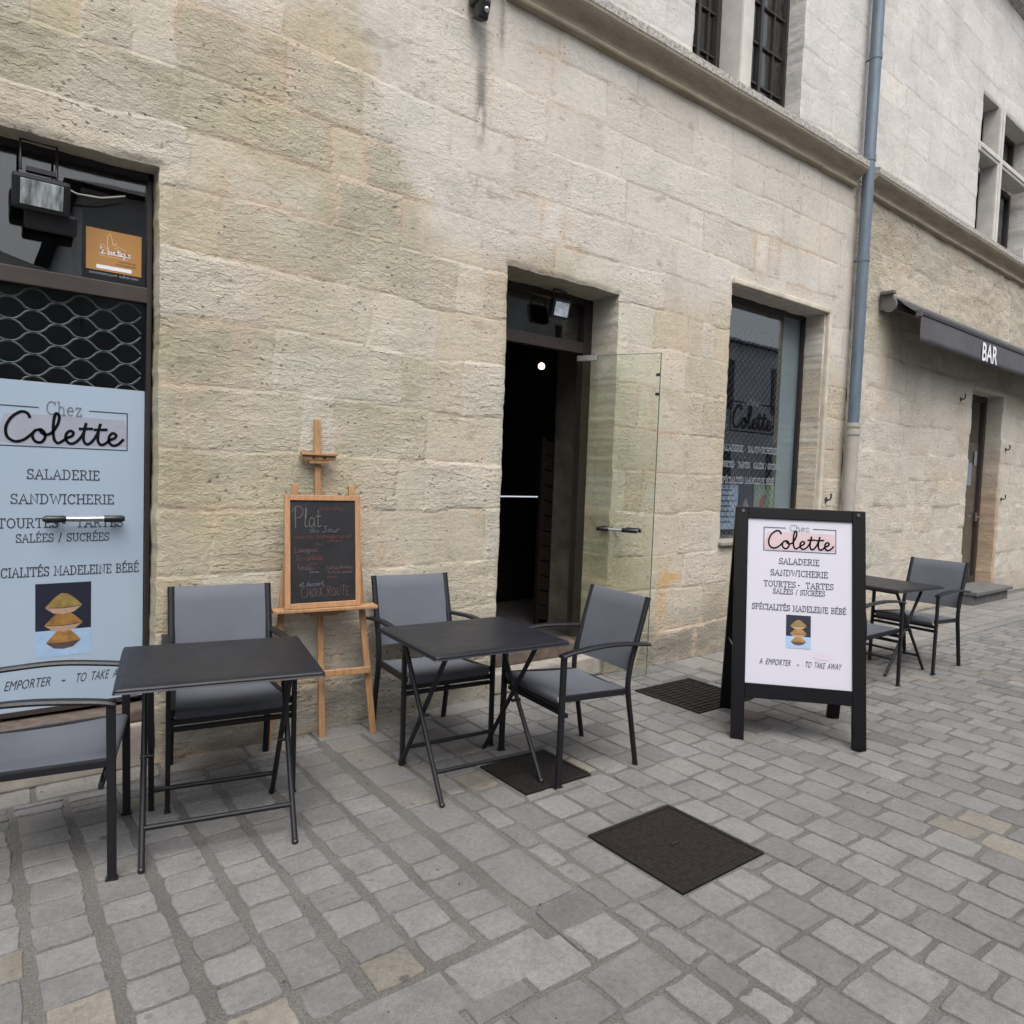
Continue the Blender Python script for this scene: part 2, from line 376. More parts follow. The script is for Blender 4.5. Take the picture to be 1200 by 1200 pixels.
def ashlar(name, parent, u0, u1, v0, v1, step, openings, courses, lens, style, seed):
    """coursed masonry face as a displaced grid with deep reveals; local x=u, -y outwards, z=v.
    openings: (ua,ub,va,vb,depth). style(u,v,blockrand,edge)->(rgb, rough, height)"""
    us = np.arange(u0, u1+step*.5, step); vs = np.arange(v0, v1+step*.5, step); us[-1] = u1; vs[-1] = v1
    for (a, b, c, d, dep) in openings:
        for arr, e in ((us, a), (us, b), (vs, c), (vs, d)): arr[np.abs(arr-e).argmin()] = e
    nu, nv = len(us), len(vs)
    U, V = np.meshgrid(us, vs, indexing='ij')
    wu = U + .030*(fbm(U*5, V*5, seed+1, 3)-.5)*2; wv = V + .020*(fbm(U*4, V*4, seed+2, 3)-.5)*2 + .045*(fbm(U*.9, V*.9, seed+3, 2)-.5)*2
    rng = np.random.RandomState(seed)
    zb = [v0-.01]
    while zb[-1] < v1+.2: zb.append(zb[-1]+rng.uniform(*courses))
    zb = np.array(zb); ci = np.clip(np.searchsorted(zb, wv)-1, 0, len(zb)-2)
    rnd = np.zeros(U.shape+(4,)); ed = np.zeros(U.shape)
    for k in range(len(zb)-1):
        mk = ci == k
        if not mk.any(): continue
        xb = [u0-rng.uniform(.1, .6)]
        while xb[-1] < u1+1: xb.append(xb[-1]+(rng.uniform(*lens) if rng.rand() > .2 else lens[0]*.55))
        xb = np.array(xb); rr = rng.rand(len(xb), 4)
        bi = np.clip(np.searchsorted(xb, wu[mk])-1, 0, len(xb)-2)
        rnd[mk] = rr[bi]
        ed[mk] = np.minimum(np.minimum(wu[mk]-xb[bi], xb[bi+1]-wu[mk]), np.minimum(wv[mk]-zb[k], zb[k+1]-wv[mk]))
    rgb, rough, H = style(U, V, rnd, ed)
    UU = U.copy(); VV = V.copy()
    for (a, b, c, d, dep) in openings:       # worn, slightly ragged arrises
        du = np.where(U < a, a-U, np.where(U > b, U-b, 0)); dv = np.where(V < c, c-V, np.where(V > d, V-d, 0))
        near = np.clip(1-np.hypot(du, dv)/.03, 0, 1)
        H = H - .010*near*(.4+1.2*fbm(U*9, V*9, seed+5, 3))
        j = np.clip(1-np.hypot(du, dv)/.12, 0, 1)
        UU += .012*j*(fbm(V*9+3, U*0+.5, seed+6, 4)-.5)*2*(np.minimum(np.abs(U-a), np.abs(U-b)) < .1); VV += .008*j*(fbm(U*9, V*0, seed+7, 3)-.5)*2*(V > c+.05)
    P = np.stack([UU, -H, VV], -1).reshape(-1, 3)
    idx = np.arange(nu*nv).reshape(nu, nv)
    uc = (us[:-1]+us[1:])/2; vc = (vs[:-1]+vs[1:])/2
    keep = np.ones((nu-1, nv-1), bool)
    for (a, b, c, d, dep) in openings: keep &= ~(((uc > a) & (uc < b))[:, None] & ((vc > c) & (vc < d))[None, :])
    q = np.stack([idx[:-1, :-1], idx[1:, :-1], idx[1:, 1:], idx[:-1, 1:]], -1)[keep]
    verts = [P]; quads = [q]; T = [rgb.reshape(-1, 3)]; RO = [rough.reshape(-1)]; n = len(P)
    for (a, b, c, d, dep) in openings:
        i0, i1 = np.abs(us-a).argmin(), np.abs(us-b).argmin(); j0, j1 = np.abs(vs-c).argmin(), np.abs(vs-d).argmin()
        loops = [idx[i0, j0:j1+1][::-1], idx[i0:i1+1, j1][::-1], idx[i1, j0:j1+1]]
        if c > v0+.01: loops.append(idx[i0:i1+1, j0])
        for lp in loops:
            verts.append(P[lp].copy()); T.append(rgb.reshape(-1, 3)[lp]); RO.append(rough.reshape(-1)[lp]*.5); ring = [np.arange(n, n+len(lp))]; n += len(lp)
            nd_ = max(3, int(dep/.03))
            for k in range(1, nd_+1):
                y = dep*k/nd_; pp = P[lp].copy(); s_ = .007*(fbm(pp[:, 0]*12+pp[:, 2]*12, np.full(len(pp), y*14), seed+9, 3)-.5)*min(1, 4*(1-k/nd_))
                pp[:, 1] += y; pp[:, 0] += s_; pp[:, 2] += s_*.6
                verts.append(pp); T.append(rgb.reshape(-1, 3)[lp]*(.97)); RO.append(rough.reshape(-1)[lp]*.4)
                ring.append(np.arange(n, n+len(lp))); n += len(lp)
            for r0, r1 in zip(ring[:-1], ring[1:]): quads.append(np.stack([r0[:-1], r1[:-1], r1[1:], r0[1:]], -1))
    P = np.concatenate(verts); Q = np.concatenate(quads); T = np.concatenate(T); RO = np.concatenate(RO)
    me = bpy.data.meshes.new(name); me.vertices.add(len(P)); me.vertices.foreach_set('co', P.ravel().astype(np.float32))
    me.loops.add(Q.size); me.loops.foreach_set('vertex_index', Q.ravel().astype(np.int32))
    me.polygons.add(len(Q)); me.polygons.foreach_set('loop_start', np.arange(0, Q.size, 4, dtype=np.int32)); me.polygons.foreach_set('loop_total', np.full(len(Q), 4, np.int32))
    me.polygons.foreach_set('use_smooth', np.ones(len(Q), bool))
    me.update(calc_edges=True)
    A = me.attributes.new('tint', 'FLOAT_COLOR', 'POINT'); A.data.foreach_set('color', np.concatenate([T, np.ones((len(T), 1))], 1).ravel().astype(np.float32))
    B = me.attributes.new('rough', 'FLOAT', 'POINT'); B.data.foreach_set('value', RO.astype(np.float32))
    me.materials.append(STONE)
    o = bpy.data.objects.new(name, me); COL.objects.link(o); o.parent = parent
    return o
def lerp(a, b, t): return a*(1-t[..., None])+np.asarray(b)*t[..., None]

# ------------------------------------------------------------------ lettering (single-stroke glyphs turned into flat ribbons)
def arc(cx, cy, rx, ry, a0, a1, n=10): return [(cx+rx*math.cos(R_(a0+(a1-a0)*i/n)), cy+ry*math.sin(R_(a0+(a1-a0)*i/n))) for i in range(n+1)]
def srf(*p): return [[(x-.13, y), (x+.13, y)] for x, y in p]
G = {
 'A': (.86, [[(.08, 0), (.43, 1), (.78, 0)], [(.22, .36), (.64, .36)]]+srf((.08, 0), (.78, 0))),
 'B': (.74, [[(.16, 0), (.16, 1), (.42, 1)]+arc(.42, .76, .2, .24, 90, -90)+[(.16, .52)], [(.42, .52)]+arc(.42, .26, .24, .26, 90, -90)+[(.03, 0)], [(.03, 1), (.2, 1)]]),
 'C': (.78, [arc(.42, .5, .36, .5, 40, 320, 16), [(.70, .98), (.70, .76)]]),
 'D': (.84, [[(.16, 0), (.16, 1), (.38, 1)]+arc(.38, .5, .36, .5, 90, -90, 12)+[(.03, 0)], [(.03, 1), (.2, 1)]]),
 'E': (.70, [[(.62, .8), (.62, 1), (.03, 1)], [(.16, 1), (.16, 0)], [(.03, 0), (.64, 0), (.64, .2)], [(.16, .52), (.48, .52)]]),
 'H': (.88, [[(.16, 0), (.16, 1)], [(.72, 0), (.72, 1)], [(.16, .52), (.72, .52)]]+srf((.16, 0), (.16, 1), (.72, 0), (.72, 1))),
 'I': (.34, [[(.17, 0), (.17, 1)]]+srf((.17, 0), (.17, 1))),
 'L': (.68, [[(.16, 1), (.16, 0)], [(.03, 0), (.62, 0), (.62, .24)]]+srf((.16, 1))),
 'M': (1.0, [[(.14, 0), (.18, 1), (.5, .25), (.82, 1), (.86, 0)]]+srf((.14, 0), (.86, 0))+[[(.05, 1), (.18, 1)], [(.82, 1), (.95, 1)]]),
 'N': (.90, [[(.16, 0), (.16, 1), (.74, 0), (.74, 1)]]+srf((.16, 0), (.74, 1))),
 'O': (.86, [arc(.43, .5, .37, .5, 0, 360, 20)]),
 'P': (.72, [[(.16, 0), (.16, 1), (.42, 1)]+arc(.42, .74, .22, .26, 90, -90)+[(.16, .48)], [(.03, 1), (.2, 1)]]+srf((.16, 0))),
 'R': (.80, [[(.16, 0), (.16, 1), (.42, 1)]+arc(.42, .76, .22, .24, 90, -90)+[(.16, .52)], [(.42, .52), (.68, 0), (.80, 0)], [(.03, 1), (.2, 1)]]+srf((.16, 0))),
 'S': (.66, [arc(.33, .75, .25, .25, 20, 270, 12)+arc(.33, .25, .27, .25, 90, -160, 12), [(.57, .98), (.57, .78)], [(.07, .02), (.07, .22)]]),
 'T': (.78, [[(.05, .8), (.05, 1), (.73, 1), (.73, .8)], [(.39, 1), (.39, 0)]]+srf((.39, 0))),
 'U': (.86, [[(.16, 1), (.16, .32)]+arc(.43, .32, .27, .32, 180, 360, 10)+[(.70, 1)]]+srf((.16, 1), (.70, 1))),
 'W': (1.16, [[(.10, 1), (.34, 0), (.58, .9), (.82, 0), (1.06, 1)]]+srf((.10, 1), (1.06, 1))),
 'h': (.66, [[(.14, 0), (.14, 1)], [(.14, .4)]+arc(.34, .4, .19, .24, 150, 0, 8)+[(.53, 0)], [(.02, 1), (.14, 1)]]+srf((.14, 0), (.53, 0))),
 'e': (.60, [[(.08, .34), (.54, .34)]+arc(.31, .32, .24, .32, 5, 310, 16)]),
 'z': (.56, [[(.08, .5), (.08, .64), (.48, .64), (.08, 0), (.50, 0), (.50, .16)]]),
 '/': (.5, [[(.08, -.08), (.42, 1.05)]]), '-': (.5, [[(.12, .45), (.38, .45)]]), ' ': (.42, []), "'": (.2, [[(.1, 1), (.1, .75)]]),
}
G['É'] = (.70, G['E'][1]+[[(.28, 1.14), (.46, 1.32)]])
# joined handwriting, x-height .5
def cr(pts, n=5):
    out = []; P = [pts[0]]+list(pts)+[pts[-1]]
    for i in range(1, len(P)-2):
        p0, p1, p2, p3 = P[i-1], P[i], P[i+1], P[i+2]
        for k in range(n):
            t = k/n
            out.append(tuple(.5*(2*p1[j]+(-p0[j]+p2[j])*t+(2*p0[j]-5*p1[j]+4*p2[j]-p3[j])*t*t+(-p0[j]+3*p1[j]-3*p2[j]+p3[j])*t**3) for j in (0, 1)))
    out.append(pts[-1]); return out
a_ = [(.36, .42), (.2, .5), (.05, .3), (.14, .02), (.34, .2), (.38, .48), (.38, .1), (.48, .04)]
HW = {
 'a': (.46, [a_]), 'c': (.38, [[(.34, .42), (.18, .5), (.05, .25), (.16, .02), (.36, .08)]]),
 'd': (.48, [a_[:5]+[(.38, .48), (.40, .95), (.40, .1), (.50, .04)]]), 'e': (.38, [[(.04, .22), (.30, .32), (.2, .5), (.05, .28), (.14, .02), (.38, .1)]]),
 'f': (.34, [[(.34, .9), (.2, .95), (.16, .5), (.14, -.35)], [(.02, .45), (.32, .45)]]), 'g': (.46, [a_[:5]+[(.38, .48), (.36, -.3), (.15, -.35), (.1, -.2), (.48, .1)]]),
 'h': (.46, [[(.08, .95), (.08, 0), (.1, .3), (.24, .5), (.34, .35), (.34, .05), (.46, .05)]]), 'i': (.2, [[(.08, .48), (.08, .05), (.2, .05)], [(.08, .66), (.09, .7)]]),
 'j': (.2, [[(.12, .48), (.1, -.3), (-.05, -.3)], [(.12, .66), (.13, .7)]]), 'l': (.24, [[(.04, .2), (.16, .8), (.1, .95), (.06, .2), (.12, .02), (.24, .08)]]),
 'm': (.68, [[(.06, .48), (.06, 0), (.1, .35), (.22, .5), (.3, .3), (.3, 0), (.34, .35), (.46, .5), (.54, .3), (.54, .05), (.66, .05)]]),
 'n': (.46, [[(.06, .48), (.06, 0), (.1, .35), (.24, .5), (.34, .35), (.34, .05), (.46, .05)]]), 'o': (.42, [[(.2, .5), (.05, .3), (.14, .02), (.32, .14), (.32, .38), (.2, .5), (.42, .42)]]),
 'p': (.46, [[(.08, .48), (.08, -.4), (.1, .3), (.25, .5), (.38, .3), (.25, .02), (.1, .1)]]), 'r': (.34, [[(.06, .48), (.06, 0), (.1, .32), (.2, .48), (.34, .42)]]),
 's': (.36, [[(.3, .44), (.14, .5), (.1, .34), (.28, .2), (.22, .02), (.04, .06)]]), 't': (.3, [[(.14, .85), (.12, .1), (.2, .02), (.3, .08)], [(.0, .55), (.3, .55)]]),
 'u': (.46, [[(.06, .48), (.08, .08), (.22, .02), (.34, .2), (.36, .48), (.36, .08), (.46, .05)]]), 'v': (.38, [[(.04, .48), (.16, .02), (.32, .48), (.38, .44)]]),
 'x': (.4, [[(.04, .48), (.34, .02)], [(.34, .48), (.04, .02)]]), 'z': (.38, [[(.04, .48), (.32, .48), (.04, .02), (.36, .04)]]), 'q': (.46, [a_[:5]+[(.38, .48), (.38, -.4), (.46, -.2)]]),
 'b': (.44, [[(.08, .95), (.08, .05), (.22, .02), (.34, .2), (.26, .46), (.1, .36)]]),
 'P': (.62, [[(.12, 1.0), (.10, .5), (.12, -.05)], [(-.08, .78), (.1, 1.0), (.42, 1.02), (.58, .78), (.40, .5), (.1, .46)]]),
 'J': (.5, [[(.1, 1), (.5, 1)], [(.34, 1), (.32, .15), (.16, 0), (.02, .15)]]), 'L': (.5, [[(.25, .95), (.12, .9), (.1, .1), (.02, .02), (.46, .04)]]),
 'R': (.55, [[(.1, 1), (.1, 0)], [(.06, .95), (.38, .95), (.42, .6), (.12, .5), (.5, .02)]]), 'T': (.52, [[(.02, .95), (.52, .98)], [(.28, .95), (.24, 0)]]),
 'Y': (.52, [[(.04, .95), (.24, .5)], [(.48, .95), (.14, -.05)]]), 'C': (.66, [[(.56, .95), (.3, 1.05), (.05, .6), (.1, .1), (.4, -.08), (.64, .1)]]),
 'H': (.5, [[(.06, .85), (.06, 0)], [(.42, .85), (.42, 0)], [(.06, .4), (.42, .42)]]), 'O': (.56, [[(.28, .85), (.05, .5), (.15, .05), (.42, .1), (.5, .5), (.28, .85)]]),
 'U': (.5, [[(.06, .8), (.08, .1), (.26, 0), (.42, .15), (.44, .8)]]), 'E': (.46, [[(.42, .8), (.06, .82), (.06, .02), (.42, .0)], [(.06, .42), (.34, .43)]]),
 ' ': (.28, []), "'": (.14, [[(.08, .95), (.04, .75)]]),
}
_lift = [0]
def ribbon(mb, pts, t, fn, mat):
    """flat stroke of width t through 2D pts; fn maps (x,y,lift) to 3D"""
    pts = [p for i, p in enumerate(pts) if i == 0 or abs(p[0]-pts[i-1][0])+abs(p[1]-pts[i-1][1]) > 1e-7]; n = len(pts)
    if n < 2: return
    _lift[0] = (_lift[0]+1) % 24; z = _lift[0]*.00003
    Ls, Rs = [], []
    for i in range(n):
        d0 = Vector(pts[i])-Vector(pts[i-1]) if i > 0 else None; d1 = Vector(pts[i+1])-Vector(pts[i]) if i < n-1 else None
        if d0 is not None and d0.length < 1e-9: d0 = None
        if d1 is not None and d1.length < 1e-9: d1 = None
        if d0 is None and d1 is None: return
        d = ((d0.normalized() if d0 else Vector((0, 0)))+(d1.normalized() if d1 else Vector((0, 0))))
        if d.length < .3: d = (d1 or d0)
        d.normalize(); k = 1.0
        if d0 and d1: k = 1/max(.55, abs(d.dot(d1.normalized())))
        nx, ny = -d.y*t/2*k, d.x*t/2*k; p = pts[i]; ex = 0
        if i == 0: p = (p[0]-d.x*t*.45, p[1]-d.y*t*.45)
        if i == n-1: p = (p[0]+d.x*t*.45, p[1]+d.y*t*.45)
        Ls.append(fn(p[0]+nx, p[1]+ny, z)); Rs.append(fn(p[0]-nx, p[1]-ny, z))
    mb.add(Ls+Rs, [(n+i, n+i+1, i+1, i) for i in range(n-1)], mat)
def txt_w(s, tab, track): return sum(tab[c][0]+track for c in s)-track
def text(mb, s, x, y, h, fn, mat, t=.11, align='c', width=None, tab=None, track=.10, smooth=False, jit=0, shear=0):
    tab = tab or G; w = txt_w(s, tab, track); sx = h
    if width: sx = width/w
    x0 = x-(w*sx/2 if align == 'c' else 0); cx = x0
    for ch in s:
        wd, st = tab[ch]; jy = random.uniform(-jit, jit)*h
        for q in st:
            if smooth: q = cr(q, 4)
            ribbon(mb, [(cx+px*sx+shear*py*h, y+py*h+jy) for px, py in q], t*h, fn, mat)
        cx += (wd+track)*sx
def font_text(mb, s, x, y, h, fn, mat, width=None, shear=0, bold=0, align='c'):
    """built-in Blender font, converted to mesh and laid on the surface"""
    cu = bpy.data.curves.new('t', 'FONT'); cu.body = s; cu.size = 1; cu.offset = bold; cu.resolution_u = 3
    ob = bpy.data.objects.new('t', cu); COL.objects.link(ob)
    dg = bpy.context.evaluated_depsgraph_get(); me = bpy.data.meshes.new_from_object(ob.evaluated_get(dg))
    vs = [v.co.copy() for v in me.vertices]; fs = [tuple(p.vertices) for p in me.polygons]
    bpy.data.objects.remove(ob); bpy.data.curves.remove(cu); bpy.data.meshes.remove(me)
    if not vs: return
    x0 = min(v.x for v in vs); x1 = max(v.x for v in vs); sy = h/.73; sx = sy if width is None else width/(x1-x0)
    off = x-(x1-x0)*sx/2 if align == 'c' else x
    mb.add([fn(off+(v.x-x0)*sx+shear*v.y*sy, y+v.y*sy, .0004) for v in vs], fs, mat)
COLETTE = [
 [(1.62, 1.95), (1.45, 2.25), (1.05, 2.3), (.5, 1.85), (.15, 1.1), (.2, .35), (.65, -.02), (1.2, .1), (1.65, .5), (1.95, .85)],
 [(2.35, 1.0), (1.98, .9), (1.8, .5), (1.98, .05), (2.38, .0), (2.62, .4), (2.55, .82), (2.3, 1.0), (2.42, .72), (2.75, .62), (3.1, .85), (3.45, 1.5), (3.55, 2.1), (3.38, 2.35), (3.22, 2.0), (3.15, 1.2), (3.2, .35), (3.42, .0), (3.75, .15), (4.05, .42), (4.4, .62), (4.5, .88), (4.28, 1.02), (4.02, .75), (4.0, .3), (4.25, .0), (4.6, .08), (4.95, .45), (5.2, .95), (5.35, 1.6)],
 [(5.35, 1.65), (5.22, 1.0), (5.2, .3), (5.42, .0), (5.7, .15), (5.98, .55), (6.2, 1.05), (6.33, 1.6)],
 [(6.35, 1.65), (6.22, 1.0), (6.2, .3), (6.42, .0), (6.75, .15), (7.02, .42), (7.38, .62), (7.48, .88), (7.25, 1.02), (7.0, .75), (6.98, .3), (7.22, .0), (7.6, .08), (7.98, .5)],
 [(4.95, 1.22), (5.75, 1.28)], [(5.98, 1.22), (6.78, 1.28)]]
def colette(mb, x0, x1, ybase, h, fn, mat, t):
    sx = (x1-x0)/7.9; sy = h/2.35
    for st in COLETTE:
        ribbon(mb, [(x0+px*sx, ybase+py*sy) for px, py in cr(st, 6)], t, fn, mat)
def rect2(mb, x0, y0, x1, y1, fn, z, mat): mb.add([fn(x0, y0, z), fn(x1, y0, z), fn(x1, y1, z), fn(x0, y1, z)], [(0, 1, 2, 3)], mat)
def blob2(mb, pts, fn, z, mat): mb.add([fn(x, y, z) for x, y in pts], [tuple(range(len(pts)))], mat)
def sign_print(mb, fn, u, sy, logo, pink, spec_w, photo_w, photo_h):
    """the café print; x measured from its centre line in units of u, y down from the SALADERIE line"""
    X = lambda a: a*u
    Y = lambda b: -b*u*sy
    tk = 3.2*u
    # logo
    bt, bb = logo; lh = (bb-bt)/116
    rag = [(a, bt+b*lh) for a, b in ((-150, 24), (-120, 20), (160, 22), (170, 50), (165, 96), (175, 104), (-60, 112), (-165, 106), (-172, 80), (-160, 60))]
    blob2(mb, [(X(a), Y(b)) for a, b in rag], fn, .0003, pink)
    for p in ([(-66, bt), (-168, bt), (-168, bb), (170, bb), (170, bt), (66, bt)],): ribbon(mb, [(X(a), Y(b)) for a, b in p], tk, lambda x, y, z: fn(x, y, z+.0008), INK)
    fl = lambda x, y, z: fn(x, y, z+.0016)
    text(mb, 'Chez', 0, Y(bt+14), 30*u*sy, fl, INKL, .075, width=X(92))
    colette(mb, X(-150), X(155), Y(bb-14*lh), 88*u*sy*lh, fl, INKB, 8.0*u)
    fl2 = lambda x, y, z: fn(x, y, z+.0006)
    hs = u*min(sy, 1.0)
    text(mb, 'SALADERIE', 0, Y(14), 28*hs, fl2, INK, .115, width=X(188))
    text(mb, 'SANDWICHERIE', 0, Y(72), 28*hs, fl2, INK, .115, width=X(268))
    text(mb, 'TOURTES', X(-90), Y(128), 27*hs, fl2, INK, .115, width=X(150)); text(mb, '-', 0, Y(128), 27*hs, fl2, INK, .115)
    text(mb, 'TARTES', X(96), Y(128), 27*hs, fl2, INK, .115, width=X(128))
    text(mb, 'SALÉES / SUCRÉES', 0, Y(162), 24*hs, fl2, INK, .115, width=X(242))
    text(mb, 'SPÉCIALITÉS MADELEINE BÉBÉ', 0, Y(243), 27*hs, fl2, INK, .115, width=X(spec_w))
    pw, ph, p0 = photo_w/2, photo_h, 262
    rect2(mb, X(-pw), Y(p0+ph*.64), X(pw), Y(p0), fn, .0006, NAVY); rect2(mb, X(-pw), Y(p0+ph), X(pw), Y(p0+ph*.64), fn, .0006, PALEB)
    for k, (yy, ww, top, low) in enumerate(((.86, .62, GOLD, CRUST), (.62, .68, GOLD, CREAM), (.38, .66, OLIVE, CREAM))):
        y0 = p0+ph*yy; w2 = photo_w*ww/2; hh = ph*.19
        z = .0009+k*.0004
        lo = [(-w2, y0-hh*.25), (-w2*.55, y0+hh*.16), (0, y0+hh*.24), (w2*.55, y0+hh*.12), (w2*.98, y0-hh*.3)]
        up = [(-w2*.96, y0-hh*.35), (-w2*.5, y0-hh*.95), (-w2*.12, y0-hh*1.28), (w2*.25, y0-hh*1.2), (w2*.62, y0-hh*.85), (w2, y0-hh*.38)]
        blob2(mb, [(X(a), Y(b)) for a, b in lo+[(w2*.5, y0-hh*.45), (-w2*.5, y0-hh*.4)]], fn, z, low)
        blob2(mb, [(X(a), Y(b)) for a, b in [(-w2, y0-hh*.28), (0, y0-hh*.18), (w2, y0-hh*.32)]+up[::-1]], fn, z+.0001, top)
        ribbon(mb, [(X(a), Y(b)) for a, b in ((-w2*.9, y0-hh*.26), (0, y0-hh*.2), (w2*.9, y0-hh*.3))], 2.4*u, lambda x, y, zz, z=z: fn(x, y, z+.0002+zz), CRUST)
    font_text(mb, 'A  EMPORTER', X(-108), Y(508), 27*hs*1.1, fl2, INK, X(146), .22); font_text(mb, '-', 0, Y(508), 27*u*sy, fl2, INK, X(10))
    font_text(mb, 'TO  TAKE  AWAY', X(112), Y(508), 27*hs*1.1, fl2, INK, X(164), .22)

# ------------------------------------------------------------------ ground and paving
WY = 3.8
gm = MB(); gm.quad((-120, -120, -.006), (160, -120, -.006), (160, 120, -.006), (-120, 120, -.006), MORT); structure(gm.build('ground'))
HOLES = [(2.06, 1.58, 2.57, 2.08), (2.08, 2.52, 2.50, 2.90), (3.76, 2.83, 4.36, 3.39)]
stones = []
def stone(x0, y0, x1, y1, tone=None, j=.006):
    for (a, b, c, d) in HOLES:
        if x1 > a-.008 and x0 < c+.008 and y1 > b-.008 and y0 < d+.008:
            # trim against the cover, keep the larger remainder
            opts = [(x0, y0, a-.012, y1), (c+.012, y0, x1, y1), (x0, y0, x1, b-.012), (x0, d+.012, x1, y1)]
            opts = [o for o in opts if o[2]-o[0] > .03 and o[3]-o[1] > .03]
            if not opts: return
            x0, y0, x1, y1 = max(opts, key=lambda o: (o[2]-o[0])*(o[3]-o[1]))
    if y0 > WY-.02 or x1-x0 < .02 or y1-y0 < .02: return
    stones.append((x0, y0, x1, y1, tone, j))
rr = random.Random(3)
# A: columns running out from the wall
x = -1.6
while x < 1.52:
    w = rr.uniform(.148, .162); y = 1.765+rr.uniform(-.0, .02)
    yw = 3.45+rr.uniform(-.06, .06)
    while y < yw-.06:
        l = rr.uniform(.115, .14) if rr.random() < .85 else rr.uniform(.15, .19)
        xo = rr.uniform(-.006, .006); stone(x+xo, y, x+w+xo, y+l); y += l+rr.uniform(.010, .018)
    # small stones and a long border by the wall
    while y < 3.62:
        l = rr.uniform(.045, .075); stone(x-.01, y, x+w+.008, min(y+l, 3.625)); y += l+.014
    x += .195+rr.uniform(-.004, .004)
x = -1.6
while x < 2.7:
    l = rr.uniform(.28, .55); stone(x, 3.645, x+l, 3.80, (.275, .265, .245)); x += l+.02
# B: transverse band and slab column
x = -1.6
while x < 1.5:
    l = rr.uniform(.26, .36); stone(x, 1.57, min(x+l, 1.525), 1.738); x += l+.022
y = .2
while y < 1.53:
    x = -1.6+rr.uniform(-.1, .1)
    while x < 1.75:
        l = rr.uniform(.15, .26); stone(x, y, min(x+l, 1.745), y+.165); x += l+.022
    y += .186
y = 1.57
while y < 3.6:
    l = rr.choice((.2, .24, .34, .29)); wide = 1.545 if y > 1.7 else 1.545
    stone(wide, y, 1.752, min(y+l, 3.63), (.255, .243, .222) if rr.random() < .3 else None); y += l+.02
y = .2
while y < 3.6:
    l = rr.uniform(.09, .22); stone(1.782, y, 1.872, y+l, None, .008); y += l+.018
# C: running bond with its rows square to the wall
x = 1.894; k = 0
while x < 14:
    w = rr.uniform(.148, .158); y = -1.4+(.10 if k % 2 else 0)+rr.uniform(-.02, .02)
    top = 3.63 if x < 4.6 else 2.90
    while y < top-.03:
        l = rr.uniform(.172, .195); xo = rr.uniform(-.003, .003); stone(x+xo, y, x+w+xo, min(y+l, top)); y += l+rr.uniform(.018, .028)
    x += w+rr.uniform(.014, .02); k += 1
x = 4.62
while x < 14:
    l = rr.uniform(.35, .6); stone(x, 2.925, x+l, 3.03, (.26, .25, .235)); x += l+.014
for yy, hh in ((3.05, .235), (3.30, .225), (3.54, .245)):
    x = 4.62+rr.uniform(0, .2)
    while x < 14:
        l = rr.uniform(.22, .42); stone(x, yy, x+l, yy+hh, (.29, .28, .26)); x += l+.016
x = 2.72
while x < 4.6:
    l = rr.uniform(.2, .34); stone(x, 3.645, x+l, 3.80); x += l+.018
